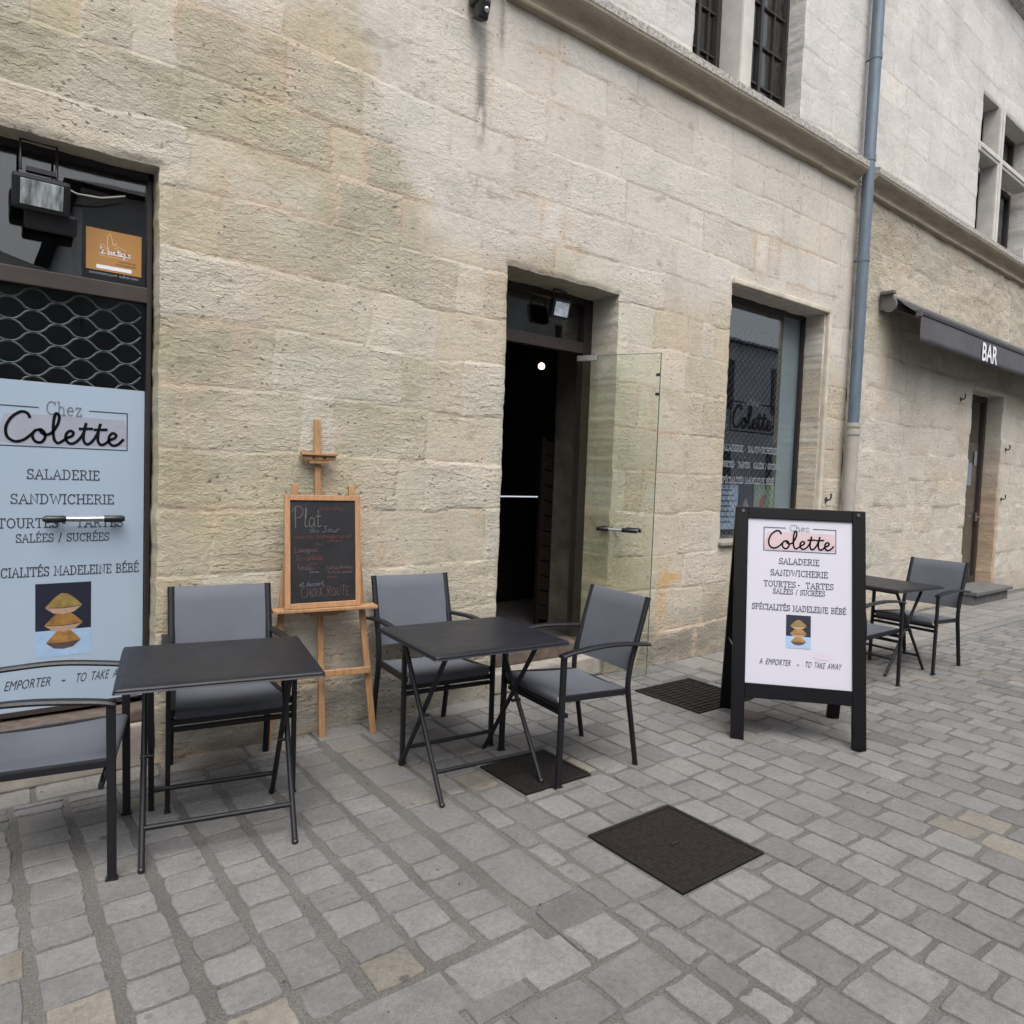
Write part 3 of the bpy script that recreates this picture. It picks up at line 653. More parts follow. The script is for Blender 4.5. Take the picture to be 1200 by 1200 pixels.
def build_paving():
    vs, fs, tint = [], [], []
    for (x0, y0, x1, y1, tone, j) in stones:
        sx, sy = x1-x0, y1-y0; r = min(rr.uniform(.006, .014), sx*.3, sy*.3)
        base = []
        for (cx, cy, a0) in ((x1-r, y1-r, 0), (x0+r, y1-r, 90), (x0+r, y0+r, 180), (x1-r, y0+r, 270)):
            qx, qy = rr.uniform(-j, j), rr.uniform(-j, j)
            for k in range(4):
                a = R_(a0+30*k); base.append((cx+qx+r*math.cos(a)+rr.uniform(-.0016, .0016), cy+qy+r*math.sin(a)+rr.uniform(-.0016, .0016)))
            # two points along the following side, slightly wavy
            nx = {0: (x1-r, y1), 90: (x0, y1-r), 180: (x0+r, y0), 270: (x1, y0+r)}
            side = {0: ((x1-r, y1), (x0+r, y1)), 90: ((x0, y1-r), (x0, y0+r)), 180: ((x0+r, y0), (x1-r, y0)), 270: ((x1, y0+r), (x1, y1-r))}[a0]
            for t in (.3, .68): base.append((side[0][0]+(side[1][0]-side[0][0])*t+rr.uniform(-.0028, .0028), side[0][1]+(side[1][1]-side[0][1])*t+rr.uniform(-.0028, .0028)))
        n = len(base); cx, cy = (x0+x1)/2, (y0+y1)/2; z0 = rr.uniform(-.0015, .0025); tx, ty = rr.uniform(-.007, .007), rr.uniform(-.007, .007)
        zt = lambda px, py: z0+(px-cx)*tx+(py-cy)*ty
        o = len(vs)
        for (ins, dz) in ((-.002, -.014), (.0, -.0030), (.0035, -.0002), (.02, .0)):
            for (px, py) in base:
                d = math.hypot(px-cx, py-cy); kx = 1-ins/max(.03, d); qx, qy = cx+(px-cx)*kx, cy+(py-cy)*kx
                vs.append((qx, qy, zt(qx, qy)+dz+rr.uniform(-.0005, .0005)))
        vs.append((cx, cy, zt(cx, cy)+.0002))
        for l in range(3):
            for k in range(n): fs.append((o+l*n+k, o+l*n+(k+1) % n, o+(l+1)*n+(k+1) % n, o+(l+1)*n+k))
        for k in range(n): fs.append((o+3*n+k, o+3*n+(k+1) % n, o+4*n))
        b = rr.uniform(.134, .182); q = rr.random()
        if tone: fq = rr.uniform(.58, .72); c = tuple(v*fq for v in tone)
        elif q < .022: c = (b*1.12, b*1.03, b*.88)
        elif q < .3: c = (b*1.03, b*1.0, b*.965)
        elif q < .40: c = (b*.84, b*.82, b*.80)
        else: c = (b*1.012, b*1.0, b*.992)
        tint += [c]*(4*n+1)
    me = bpy.data.meshes.new('paving'); me.from_pydata(vs, [], fs); me.materials.append(PAVE)
    A = me.attributes.new('tint', 'FLOAT_COLOR', 'POINT'); A.data.foreach_set('color', np.concatenate([np.array(tint), np.ones((len(tint), 1))], 1).ravel().astype(np.float32))
    o = bpy.data.objects.new('paving', me); COL.objects.link(o); structure(o)
build_paving()

# ------------------------------------------------------------------ stone building (café)
B1 = thing('stone_building', 'old limestone building with the café doors and shop window under a moulded cornice', 'building', (0, WY, 0))
def style_low(U, V, rnd, ed):
    pal = np.array((1.025, 1.01, .945))*np.array([(.43, .388, .312), (.412, .385, .312), (.45, .395, .312), (.425, .40, .340), (.395, .365, .295), (.45, .41, .335)])
    k = (rnd[..., 0]*6).astype(int); c = pal[np.clip(k, 0, 5)]
    n = fbm(U*1.1, V*1.1, 31, 4); n2 = fbm(U*2.7+9, V*2.7, 41, 4); n3 = fbm(U*.7+5, V*.7, 57, 3)
    c = lerp(c, (.355, .34, .25), sst(.52, .72, n2)*.6); c = lerp(c, (.47, .375, .265), sst(.56, .74, n)*.55)
    c = lerp(c, (.485, .455, .385), sst(.46, .62, fbm(U*1.5+20, V*1.2, 131, 4))*.6)
    c = lerp(c, (.385, .36, .24), sst(.53, .68, fbm(U*1.9+31, V*2.2, 137, 4))*.55*sst(3.0, 1.6, U))
    vs_k = sst(.62, .74, fbm(U*5.5, V*.8, 141, 3)); c = lerp(c, (.48, .40, .315), vs_k*.35)
    # lime-washed upper right part
    zb = np.interp(U, [-1, .7, 1.7, 2.05, 2.25, 4, 5.3, 7.3], [3.75, 3.7, 4.1, 3.3, 2.95, 2.95, 2.9, 2.5]) + .35*(n3-.5)*2 + .12*(n2-.5)*2
    w = sst(-.18, .22, V-zb)
    c = lerp(c, (.535, .50, .455), w*.85)
    c = lerp(c, (.50, .445, .365), (1-w)*sst(2.6, 5.4, U)*.55)
    c = lerp(c, (.41, .37, .20), sst(.5, .7, fbm(U*2+3, V*2, 77, 4))*sst(1.5, .5, U)*sst(3.05, 3.4, V)*sst(4.0, 3.6, V)*.55)
    low = sst(.72, .14, V + .35*(n2-.5)); c = lerp(c, (.215, .20, .172), low*.82)  # wall foot: darker rough stone, with shade behind the tables painted in
    och = np.exp(-(((U-4.47-.1*(V-.5))/.07)**2+((V-.55)/.22)**2))+np.exp(-(((U-4.6)/.11)**2+((V-.70)/.045)**2)); c = lerp(c, (.50, .315, .135), np.clip(och*.95*(n2+.4), 0, .85))
    st = np.exp(-((U-2.555-.03*(n2-.5))/.034)**2)*sst(3.45, 3.75, V)*sst(.22, .5, fbm(U*22, V*6, 88, 3))+.6*np.exp(-((U-2.70)/.02)**2)*sst(4.1, 4.3, V); c = lerp(c, (.14, .135, .13), np.clip(st*1.1, 0, .85))
    cornice_band = np.exp(-((V-4.5)/.06)**2)*(.3+.5*n); c = lerp(c, (.25, .22, .18), cornice_band*.6)  # darker band along the wall just below the cornice
    flush = sst(.35, .7, rnd[..., 1]); jn = sst(.014, .004, ed)
    c = lerp(c, (.46, .39, .30), jn*(.55-.3*flush)*np.interp(U, [0, 2.2, 3.4], [.35, .5, 1])); c = lerp(c, (.25, .215, .17), sst(.0075, .001, ed)*(.5*(1-flush)*np.interp(U, [0, 2.2, 3.2], [.35, .5, 1])+.03)*sst(.35, .6, fbm(U*6, V*6, 71, 3)))
    c = lerp(c, (.20, .17, .12), sst(.72, .8, fbm(U*7, V*14, 101, 4))*.35)
    c = lerp(c, (.47, .375, .28), sst(.055, .012, ed)*sst(.5, .66, fbm(U*1.6+4, V*1.6, 91, 3))*.6)
    c = lerp(c, (.53, .505, .46), sst(.62, .8, rnd[..., 2])*.36*(1-low))
    c = c*(0.95+.09*rnd[..., 2])[..., None]
    rough = (.42+.70*sst(.1, .8, rnd[..., 3]))*(1-.5*w)*np.interp(U, [0, 2.2, 3.5, 7.3], [1.05, 1, .85, .8]) + low*.35
    t1 = fbm(U*6, V*17, 51, 4)-.5; t2 = fbm(U*3, V*3, 61, 4)-.5
    H = (rnd[..., 2]-.5)*.0018 + .007*t1*rough + .009*t2 - sst(.016, .0, ed)*.0025*(1-.9*flush)*np.interp(U, [0, 2.5, 3.5], [.4, .6, 1]) + low*.022*fbm(U*6, V*9, 66, 4)
    return c, rough*(1-.35*jn), H
def style_up(U, V, rnd, ed):
    n2 = fbm(U*2.3+9, V*2.3, 42, 4); n = fbm(U*.9, V*.9, 33, 3)
    c = np.broadcast_to(np.array((.53, .51, .49)), U.shape+(3,)).copy()
    c = lerp(c, (.475, .445, .405), sst(.5, .75, n2)*.5); c = c*(.95+.10*rnd[..., 2])[..., None]
    fl = sst(.4, .65, fbm(U*1.7, V*1.7, 73, 3)); c = lerp(c, (.36, .34, .31), sst(.014, .002, ed)*(.35+.65*fl)*.6)
    lo = sst(5.05, 4.72, V); c = lerp(c, (.47, .445, .41), lo*.4)
    rough = .12+.25*rnd[..., 3]*n2
    H = (rnd[..., 2]-.5)*.004+.010*(fbm(U*5, V*7, 52, 4)-.5)-sst(.012, 0, ed)*.003
    return c, rough, H
def style_low2(U, V, rnd, ed):
    pal = np.array([(.46, .42, .345), (.48, .435, .36), (.43, .395, .32), (.50, .455, .375)])
    c = pal[np.clip((rnd[..., 0]*4).astype(int), 0, 3)]; n2 = fbm(U*2.5+9, V*2.5, 43, 4); n = fbm(U, V, 35, 3)
    c = lerp(c, (.54, .505, .445), sst(3.3, 2.7, V+.3*(n-.5))*.75); c = lerp(c, (.47, .385, .285), sst(.55, .75, n2)*.4)
    c = lerp(c, (.33, .30, .25), sst(.4, .15, V)*.5)
    c = lerp(c, (.41, .29, .19), sst(.09, .02, np.abs(U-4.62))*sst(2.2, 1.2, V)*.8)
    fl = sst(.4, .65, fbm(U*1.7, V*1.7, 74, 3)); c = lerp(c, (.30, .26, .20), sst(.014, .002, ed)*fl*.4)
    rough = .75+.5*rnd[..., 3]+.75*sst(3.3, 3.65, V)
    H = (rnd[..., 2]-.5)*.012+.018*(fbm(U*6, V*9, 53, 4)-.5)*rough-sst(.014, 0, ed)*.004
    return c, rough, H
LW = (-1.2, .735, 0, 2.9, .17)      # left shop door
DR = (2.82, 3.86, 0, 2.868, .32)    # open doorway
WN = (5.22, 6.73, .95, 3.19, .23)   # shop window
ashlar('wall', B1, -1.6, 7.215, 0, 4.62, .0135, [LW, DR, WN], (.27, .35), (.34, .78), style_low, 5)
UW = (4.56, 6.10, 4.70, 6.9, .24)
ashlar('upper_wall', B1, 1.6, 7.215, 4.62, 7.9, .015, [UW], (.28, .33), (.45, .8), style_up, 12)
def cornice(parent, x0, x1):
    prof = [(-.0, 4.462), (-.044, 4.472), (-.050, 4.482), (-.050, 4.500), (-.038, 4.506)]
    for i in range(9):
        a = i/8; prof.append((-.040-.112*(.5-.5*math.cos(math.pi*a)), 4.512+.112*a))
    prof += [(-.158, 4.632), (-.162, 4.685), (-.02, 4.735), (.05, 4.735)]
    m_ = MB(); x = x0
    while x < x1-.05:
        l = min(rr.uniform(.9, 1.5), x1-x); jz = rr.uniform(-.004, .004)
        m_.sweep([(y, z+jz+.04) for y, z in prof], x+.0015, x+l-.0015, CORN, n=max(2, int(l/.09)), jit=.0010, smooth=False); x += l
    return m_.build('cornice', parent)
cornice(B1, 2.72, 7.10)
# rough stones at the broken west end of the cornice
m_ = MB(); m_.box((2.45, -.03, 4.66), (.5, .10, .16), SILL, bev=.02); m_.build('cornice_stub', B1)

def wframe(parent, name, x0, x1, z0, z1, y, w, d, mat):
    m_ = MB()
    m_.box(((x0+x1)/2, y, z1-w/2), (x1-x0, d, w), mat, bev=.003); m_.box(((x0+x1)/2, y, z0+w/2), (x1-x0, d, w), mat, bev=.003)
    m_.box((x0+w/2, y, (z0+z1)/2), (w, d*.98, z1-z0-2*w), mat, bev=.003); m_.box((x1-w/2, y, (z0+z1)/2), (w, d*.98, z1-z0-2*w), mat, bev=.003)
    return m_.build(name, parent)
def pane(parent, name, x0, x1, z0, z1, y, mat, th=.008):
    m_ = MB(); m_.box(((x0+x1)/2, y, (z0+z1)/2), (x1-x0, th, z1-z0), mat); return m_.build(name, parent)
def honeycomb(m_, x0, x1, z0, z1, y, pitch=.19, rowh=.05, r=.0055, mat=GRILLE):
    k = 0; z = z0
    while z < z1:
        ph = math.pi if k % 2 else 0; pts = []
        n = int((x1-x0)/pitch*10)
        for i in range(n+1):
            x = x0+(x1-x0)*i/n; c = math.cos(2*math.pi*(x-x0)/pitch+ph); c = math.copysign(abs(c)**.62, c)
            pts.append((x, y, z+rowh*.5*c))
        m_.tube(pts, r, mat, n=5, cap=False); z += rowh; k += 1
# left shop door (closed), with film, grille and transom light
sd_ = bpy.data.objects.new('shop_door', None); COL.objects.link(sd_); sd_.parent = B1
Yd = .165
fm = MB()
fm.box((-.25, Yd, 2.315), (1.96, .055, .075), FRAMEL, bev=.004)
fm.box((.716, Yd, 1.6), (.022, .06, 2.72), FRAME, bev=.004); fm.box((-.25, Yd, 2.90), (1.96, .06, .06), FRAME)
fm.box((-1.22, Yd, 1.6), (.05, .06, 2.72), FRAME)
fm.build('door_frame', sd_)
pane(sd_, 'transom_pane', -1.2, .705, 2.353, 2.87, Yd+.005, GLASS)
pane(sd_, 'door_pane', -.42, .704, .295, 2.277, Yd, GLASS_D, .01)
pm = MB(); pm.box((.141, Yd-.0068, 1.08), (1.122, .003, 1.535), POSTERB)
fnd = lambda x, y, z: (.362+x, Yd-.0085-z, 1.428+y)
sign_print(pm, fnd, .76/490, 1.28, (-152, -61), PINKB, 412, 146, 177)
pm.build('printed_film', sd_)
hm = MB(); hm.tube([(.30, Yd-.055, 1.215), (.60, Yd-.055, 1.215)], .0135, STEEL, 14)
for a, b in ((.275, .37), (.515, .61)): hm.tube([(a, Yd-.055, 1.215), (a+.012, Yd-.055, 1.215), (b-.012, Yd-.055, 1.215), (b, Yd-.055, 1.215)], [.010, .017, .017, .012], BLACKP, 14)
for a in (.33, .57): hm.tube([(a, Yd-.055, 1.215), (a, Yd-.004, 1.215)], .009, BLACKP, 8)
hm.build('door_handle', sd_)
gm_ = MB(); honeycomb(gm_, -.42, .69, 1.60, 2.29, Yd+.03); gm_.build('security_grille', sd_)
lk = MB(); lk.box((.655, Yd-.010, .36), (.055, .02, .10), STEEL, bev=.004); lk.tube([(.655, Yd-.026, .375), (.655, Yd-.015, .375)], .011, BLACKP, 10)
lk.box((.10, Yd-.010, .305), (1.03, .018, .022), FRAMEL); lk.build('patch_lock', sd_)
tm = MB(); tm.box((-.24, .11, .245), (1.93, .16, .06), BRICK, bev=.012); tm.box((-.24, .10, .105), (1.93, .20, .215), SILL, bev=.012); tm.build('threshold', sd_)
# open doorway
dw = bpy.data.objects.new('doorway', None); COL.objects.link(dw); dw.parent = B1
Yo = .32
fm = MB()
fm.box((3.34, Yo, 2.492), (1.04, .06, .085), FRAMEL, bev=.004); fm.box((3.34, Yo, 2.852), (1.1, .06, .06), FRAME, bev=.003)
fm.box((2.832, Yo, 1.55), (.04, .07, 2.62), FRAME); fm.box((3.815, Yo, 1.55), (.085, .07, 2.62), FRAME, bev=.004)
fm.build('door_frame', dw)
pane(dw, 'transom_pane', 2.85, 3.775, 2.533, 2.824, Yo+.005, GLASS)
tm = MB(); tm.box((3.34, .25, .19), (1.06, .22, .10), BRICK, bev=.015); tm.box((3.34, .19, .07), (1.03, .34, .145), SILL, bev=.015); tm.build('threshold', dw)
jm = MB(); jm.box((4.06, .60, 1.4), (.20, .44, 2.6), plain('dark_inner_stone', (.10, .085, .065), .9, var=.4, vscale=6, bump=.6, bscale=40), bev=.03); jm.build('inner_jamb', dw)  # inner jamb in a darker stone tone than the wall face
gd = bpy.data.objects.new('glass_door', None); COL.objects.link(gd); gd.parent = B1
pv = Vector((3.70, .265, 0)); fe = Vector((3.985, -.31, 0)); dv = (fe-pv).normalized(); nv_ = Vector((-dv.y, dv.x, 0)); Ld = (fe-pv).length
ang = math.atan2(dv.y, dv.x)
g1 = MB(); g1.box(pv+dv*Ld/2+Vector((0, 0, 1.235)), (Ld, .0095, 2.36), GLASS_G, ang); g1.build('pane', gd)
g2 = MB()
g2.box(pv+dv*(Ld+.0025)+Vector((0, 0, 1.235)), (.004, .0105, 2.36), GEDGE, ang); g2.box(pv+dv*Ld/2+Vector((0, 0, 2.4165)), (Ld, .0105, .003), GEDGE, ang)
g2.build('pane_edge', gd)
for z in (2.40, .075): g3 = MB(); g3.box(pv+dv*.075+Vector((0, 0, z)), (.16, .026, .045), STEEL, ang, bev=.004); g3.build('patch_fitting', gd)
for z in (2.26, 2.12): g3 = MB(); g3.box(pv+dv*(Ld-.012)+Vector((0, 0, z)), (.03, .016, .02), BLACKP, ang); g3.build('edge_clip', gd)
g4 = MB()
for sg in (-1, 1):
    o_ = nv_*sg*.05; A_ = pv+dv*(Ld-.42)+Vector((0, 0, 1.118))+o_; B_ = pv+dv*(Ld-.10)+Vector((0, 0, 1.118))+o_
    g4.tube([A_, B_], .0125, STEEL, 12)
    for a, b in ((0, .32), (.62, 1.0)): g4.tube([A_.lerp(B_, a), A_.lerp(B_, a+.03), A_.lerp(B_, b-.03), A_.lerp(B_, b)], [.011, .0165, .0165, .012], BLACKP, 12)
    for a in (.18, .82): g4.tube([A_.lerp(B_, a), A_.lerp(B_, a)-o_*.9], .009, BLACKP, 8)
g4.build('door_handle', gd)
# shop window
sw = bpy.data.objects.new('shop_window', None); COL.objects.link(sw); sw.parent = B1
Yw = .235
wframe(sw, 'window_frame', 5.17, 6.775, .90, 3.235, Yw, .075, .06, FRAME)
pane(sw, 'window_pane', 5.24, 6.705, .97, 3.165, Yw+.005, GLASS_W)
lt = MB(); fw = lambda x, y, z: (x, Yw-.0025-z, y)
for p in ([(5.80, 2.255), (5.60, 2.255), (5.60, 1.985), (6.30, 1.985), (6.30, 2.255), (6.08, 2.255)],): ribbon(lt, p, .012, fw, INKB)
text(lt, 'Chez', 5.94, 2.235, .06, fw, INKL, .08, width=.18); colette(lt, 5.635, 6.27, 2.02, .205, fw, INKB, .024); lt.build('window_logo', sw); lt = MB()
text(lt, 'SALADERIE   SANDWICHERIE', 5.93, 1.795, .055, fw, WHITEF, .16, width=.92); lt.build('window_lettering', sw); lt = MB(); text(lt, 'TOURTES   TARTES   SALÉES / SUCRÉES', 5.96, 1.645, .05, fw, WHITEF, .16, width=.98); lt.build('window_lettering', sw); lt = MB()
text(lt, 'SPÉCIALITÉS MADELEINE BÉBÉ', 5.93, 1.495, .055, fw, WHITEF, .16, width=.86)
lt.build('window_lettering', sw)
sg_ = MB(); honeycomb(sg_, 5.26, 6.42, .97, 2.95, Yw+.026, .075, .036, .0026, plain('dim_grille', (.085, .095, .125), .5)); sg_.build('security_grille', sw)
ip = MB(); ip.box((6.56, Yw+.016, 2.07), (.30, .004, 2.18), REFL_PANEL); ip.build('reflection_panel', sw)  # pale sheet behind the glass, painted as the reflection in its right third
wl_ = MB(); wl_.box((5.97, .09, .962), (1.56, .26, .035), SILL, bev=.008); wl_.box((5.97, .31, .93), (1.6, .12, .10), BRICK, bev=.01); wl_.build('window_sill', sw)
# carved rebate around the window
rb = MB()
for (a, b, c, d) in ((6.745, 6.80, .95, 3.25), ):
    rb.box(((a+b)/2, -.012, (c+d)/2), (b-a, .05, d-c), plain('carved_surround_stone', (.47, .43, .355), .9, var=.18, vscale=7, bump=.6, bscale=50), bev=.012)
rb.box((6.0, -.010, 3.225), (1.60, .045, .05), MATS['carved_surround_stone'], bev=.012)
rb.build('surround', sw)
# upper window with stone mullion
uw = bpy.data.objects.new('mullion_window', None); COL.objects.link(uw); uw.parent = B1
mm = MB(); MSTONE = plain('pale_carved_stone', (.46, .44, .41), .9, var=.12, vscale=6, bump=.4, bscale=60)
mm.box((5.18, .07, 5.8), (.15, .24, 2.2), MSTONE, bev=.02); mm.box((5.18, -.035, 5.8), (.075, .04, 2.2), MSTONE, bev=.012); mm.build('mullion', uw)
for (a, b) in ((4.54, 5.105), (5.255, 6.12)):
    wframe(uw, 'window_frame', a, b, 4.68, 6.9, .20, .048, .05, FRAME_UP)
    gb = MB(); cx = (a+b)/2; gb.box((cx, .198, 5.79), (.036, .045, 2.1), FRAME_UP)
    for z in (5.10, 5.45, 5.8, 6.15, 6.5): gb.box((cx, .201, z), (b-a-.12, .025, .016), FRAME_UP)
    for x in ((a+cx)/2, (b+cx)/2): gb.box((x, .202, 5.79), (.014, .023, 2.1), FRAME_UP)
    gb.build('glazing_bars', uw); pane(uw, 'window_pane', a+.05, b-.05, 4.73, 6.85, .21, GLASS, .005)
ub = MB(); ub.box((5.3, .75, 5.8), (1.9, .9, 2.5), ROOM); ub.f = [f for f in ub.f]
# closed dark rooms behind the openings (open towards the front)
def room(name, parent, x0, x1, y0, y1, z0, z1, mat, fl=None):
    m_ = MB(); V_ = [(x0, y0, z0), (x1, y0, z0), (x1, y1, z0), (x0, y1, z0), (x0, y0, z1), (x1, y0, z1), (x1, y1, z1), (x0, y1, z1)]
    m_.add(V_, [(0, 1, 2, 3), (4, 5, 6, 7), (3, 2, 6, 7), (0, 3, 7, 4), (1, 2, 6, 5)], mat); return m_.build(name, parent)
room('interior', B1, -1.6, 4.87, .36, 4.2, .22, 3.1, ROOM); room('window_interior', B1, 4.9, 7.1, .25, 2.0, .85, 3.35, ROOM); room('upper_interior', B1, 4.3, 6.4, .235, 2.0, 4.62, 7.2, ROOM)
# roof slab and back so that the building is a closed body
bk = MB(); bk.box((2.6, 4.35, 3.95), (9.3, .2, 8.0), OPPW); bk.box((2.6, 2.2, 8.0), (9.3, 4.5, .2), OPPR); bk.box((-1.7, 2.2, 3.95), (.2, 4.5, 8.0), OPPW)
bk.box((-.0, .12, 6.3), (3.2, .2, 3.3), OPPW); bk.build('shell', B1)

# ------------------------------------------------------------------ neighbouring bar building
B2 = thing('bar_building', 'pale limestone bar building beyond the drainpipe with a narrow door and cross window', 'building', (7.21, WY, 0), R_(1.1))
BD = (3.43, 4.60, .16, 2.86, .22); U2 = (3.10, 4.98, 4.74, 6.58, .26)
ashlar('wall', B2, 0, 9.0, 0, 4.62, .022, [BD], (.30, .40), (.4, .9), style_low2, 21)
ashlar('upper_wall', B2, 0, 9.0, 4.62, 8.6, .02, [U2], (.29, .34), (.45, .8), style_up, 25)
cornice(B2, .10, 9.0)
ev = MB(); ev.sweep([(.0, 7.95), (-.08, 8.0), (-.10, 8.05), (-.2, 8.10), (-.22, 8.18), (0, 8.24)], .0, 9.0, CORN, n=20); ev.build('eaves_cornice', B2)
cw = bpy.data.objects.new('cross_window', None); COL.objects.link(cw); cw.parent = B2
mm = MB(); mm.box((3.72, .08, 5.66), (.15, .22, 1.84), MSTONE, bev=.02); mm.box((3.96, .075, 5.89), (1.9, .20, .12), MSTONE, bev=.018); mm.box((3.72, -.03, 5.66), (.07, .03, 1.84), MSTONE, bev=.01); mm.box((3.96, -.028, 5.90), (1.86, .026, .06), MSTONE, bev=.01); mm.build('stone_cross', cw)
gb = MB()
for a, b in ((2.98, 3.64), (3.80, 4.94)):
    for c, d in ((4.7, 5.83), (5.95, 6.6)):
        gb.box(((a+b)/2, .23, c+.03), (b-a, .04, .06), FRAME_UP); gb.box(((a+b)/2, .23, d-.03), (b-a, .04, .06), FRAME_UP); gb.box((a+.03, .231, (c+d)/2), (.06, .04, d-c-.12), FRAME_UP); gb.box((b-.03, .231, (c+d)/2), (.06, .04, d-c-.12), FRAME_UP)
gb.build('window_frame', cw); pane(cw, 'window_pane', 3.0, 4.92, 4.72, 6.58, .245, GLASS, .005)
bd = bpy.data.objects.new('bar_door', None); COL.objects.link(bd); bd.parent = B2
wframe(bd, 'door_frame', 3.34, 4.64, .15, 2.90, .24, .11, .06, FRAMEL); pane(bd, 'door_pane', 3.43, 4.55, .24, 2.82, .245, GLASS); m_ = MB(); m_.box((3.99, .27, 1.2), (1.14, .02, 2.0), plain('brown_reflection_backing', (.115, .095, .078), .7, var=.2, vscale=2)); m_.build('reflection_backing', bd)  # brown sheet behind the pane is coloured as the reflection in its glass
hm = MB(); hm.tube([(4.47, .17, 1.13), (4.30, .16, 1.13)], .011, STEEL, 8); hm.tube([(4.47, .17, 1.13), (4.47, .22, 1.13)], .011, STEEL, 8); hm.box((4.47, .212, 1.13), (.04, .01, .12), STEEL); hm.build('door_handle', bd)
nm = MB(); nm.box((4.36, .234, 1.98), (.09, .004, .2), WHITEF); nm.build('door_notice', bd); nm = MB(); nm.box((4.16, .234, 1.74), (.16, .004, .32), WHITEF); nm.build('door_notice', bd)
sp_ = MB(); sp_.box((3.90, -.05, .155), (1.36, .46, .05), STEPD, bev=.01); sp_.box((3.89, -.03, .065), (1.30, .40, .135), STEPD, bev=.012); sp_.build('door_step', B2)
room('interior', B2, 3.0, 5.2, .40, 3.0, .1, 3.2, ROOM); room('upper_interior', B2, 2.9, 5.2, .255, 2.0, 4.6, 6.8, ROOM)
bk = MB(); bk.box((4.5, 4.2, 4.3), (9, .2, 8.6), OPPW); bk.box((4.5, 2.2, 8.7), (9, 4.4, .2), OPPR); bk.box((9.05, 2.2, 4.3), (.1, 4.3, 8.6), OPPW); bk.build('shell', B2)

# houses across the street (seen as reflections in the glass)
def house(name, label, x0, x1, eave, ridge, hip):
    h = thing(name, label, 'house', ((x0+x1)/2, -8.0, 0)); w = x1-x0
    a = MB(); a.box((0, 0, eave/2-.05), (w, 7, eave+.1), OPPW); a.build('wall', h)
    b = MB(); e = .25
    V_ = [(-w/2-e, -3.5-e, eave), (w/2+e, -3.5-e, eave), (w/2+e, 3.5+e, eave), (-w/2-e, 3.5+e, eave), (-w/2+hip, 0, ridge), (w/2-hip, 0, ridge)]
    b.add(V_, [(0, 1, 5, 4), (1, 2, 5), (2, 3, 4, 5), (3, 0, 4), (0, 3, 2, 1)], OPPR); b.build('roof', h)
    c = MB(); c.box((-w*.2, .5, ridge+.1), (.6, .5, 1.2), OPPW); c.build('chimney', h)
    k = int(w/2.6)
    for i in range(k):
        x = -w/2+(i+.5)*w/k
        d = MB(); d.box((x, 3.51, 1.5), (1.0, .06, 2.0), FRAME); d.build('shutter', h)
        if eave > 5: d = MB(); d.box((x, 3.51, 4.3), (.9, .06, 1.4), FRAME); d.build('shutter', h)
    return h
house('low_house', 'low dark slate roofed house across the street with a hipped roof', -14, 1.34, 4.0, 6.2, 5.0)
house('tall_house', 'taller grey house across the street reflected in the shop window', 1.35, 27, 5.5, 6.8, .8)

# ------------------------------------------------------------------ drainpipe
dp = thing('drainpipe', 'blue grey zinc drainpipe on the joint between the two stone buildings', 'drainpipe', (7.20, WY-.105, 0))
m_ = MB(); m_.tube([(-.01, 0, 2.10), (-.01, 0, 5.0), (-.005, 0, 8.2)], .056, ZINC, 18); m_.build('zinc_pipe', dp)
m_ = MB(); m_.tube([(-.01, 0, 0), (-.01, 0, 2.12)], .064, CAST, 18)
for z in (2.13, 2.05): m_.tube([(-.01, 0, z-.02), (-.01, 0, z+.02)], .072, CAST, 18)
m_.build('cast_pipe', dp)
for z in (5.78, 4.79, 3.80):
    m_ = MB(); m_.tube([(-.008, 0, z-.03), (-.008, 0, z+.03)], .0615, ZINC, 18); m_.tube([(0, .0, z), (0, .12, z)], .008, ZINC, 6); m_.build('collar', dp)

# ------------------------------------------------------------------ awning
aw = thing('awning', 'folded grey canvas awning above the bar door with white lettering', 'awning', (7.22, WY, -.105), R_(1.1))
x0, x1 = .58, 8.0
m_ = MB(); m_.tube([(x0+.02, -.10, 3.62), (x1, -.10, 3.62)], .05, AWNC, 14); m_.box(((x0+x1)/2, -.035, 3.64), (x1-x0, .05, .14), AWNC, bev=.01); m_.build('roller', aw)
m_ = MB(); m_.bar((x0-.0, -.02, 3.60), (x0-.0, -.15, 3.60), .02, .19, AWNC, bev=.006); m_.tube([(x0-.012, -.12, 3.55), (x0+.01, -.12, 3.55)], .075, AWNC, 14)
m_.box((x0-.01, -.10, 3.68), (.07, .14, .035), AWNC, bev=.006); m_.build('end_bracket', aw)
m_ = MB(); n_ = 24
for i in range(n_):
    pass
vs_, fs_ = [], []
for i in range(n_+1):
    x = x0+.10+(x1-x0-.1)*i/n_
    for k in range(5): t = k/4; vs_.append((x, -.13-.21*t, 3.655-.185*t-.012*math.sin(t*math.pi)+.003*math.sin(i*2.1)))
    for k in range(4, -1, -1): t = k/4; vs_.append((x, -.13-.21*t, 3.650-.185*t-.012*math.sin(t*math.pi)+.003*math.sin(i*2.1)))
fs_ = [(i*10+j, (i+1)*10+j, (i+1)*10+(j+1) % 10, i*10+(j+1) % 10) for i in range(n_) for j in range(10)]
m_.add(vs_, fs_, AWNB, True); m_.build('canopy', aw)
m_ = MB(); m_.sweep([(-.33, 3.425), (-.37, 3.425), (-.385, 3.445), (-.385, 3.475), (-.36, 3.49), (-.33, 3.485), (-.33, 3.425)], x0+.16, x1, AWNB); m_.box((x0+.15, -.357, 3.458), (.02, .065, .075), AWNC, bev=.004); m_.build('front_bar', aw)
vs_ = []; n_ = 60
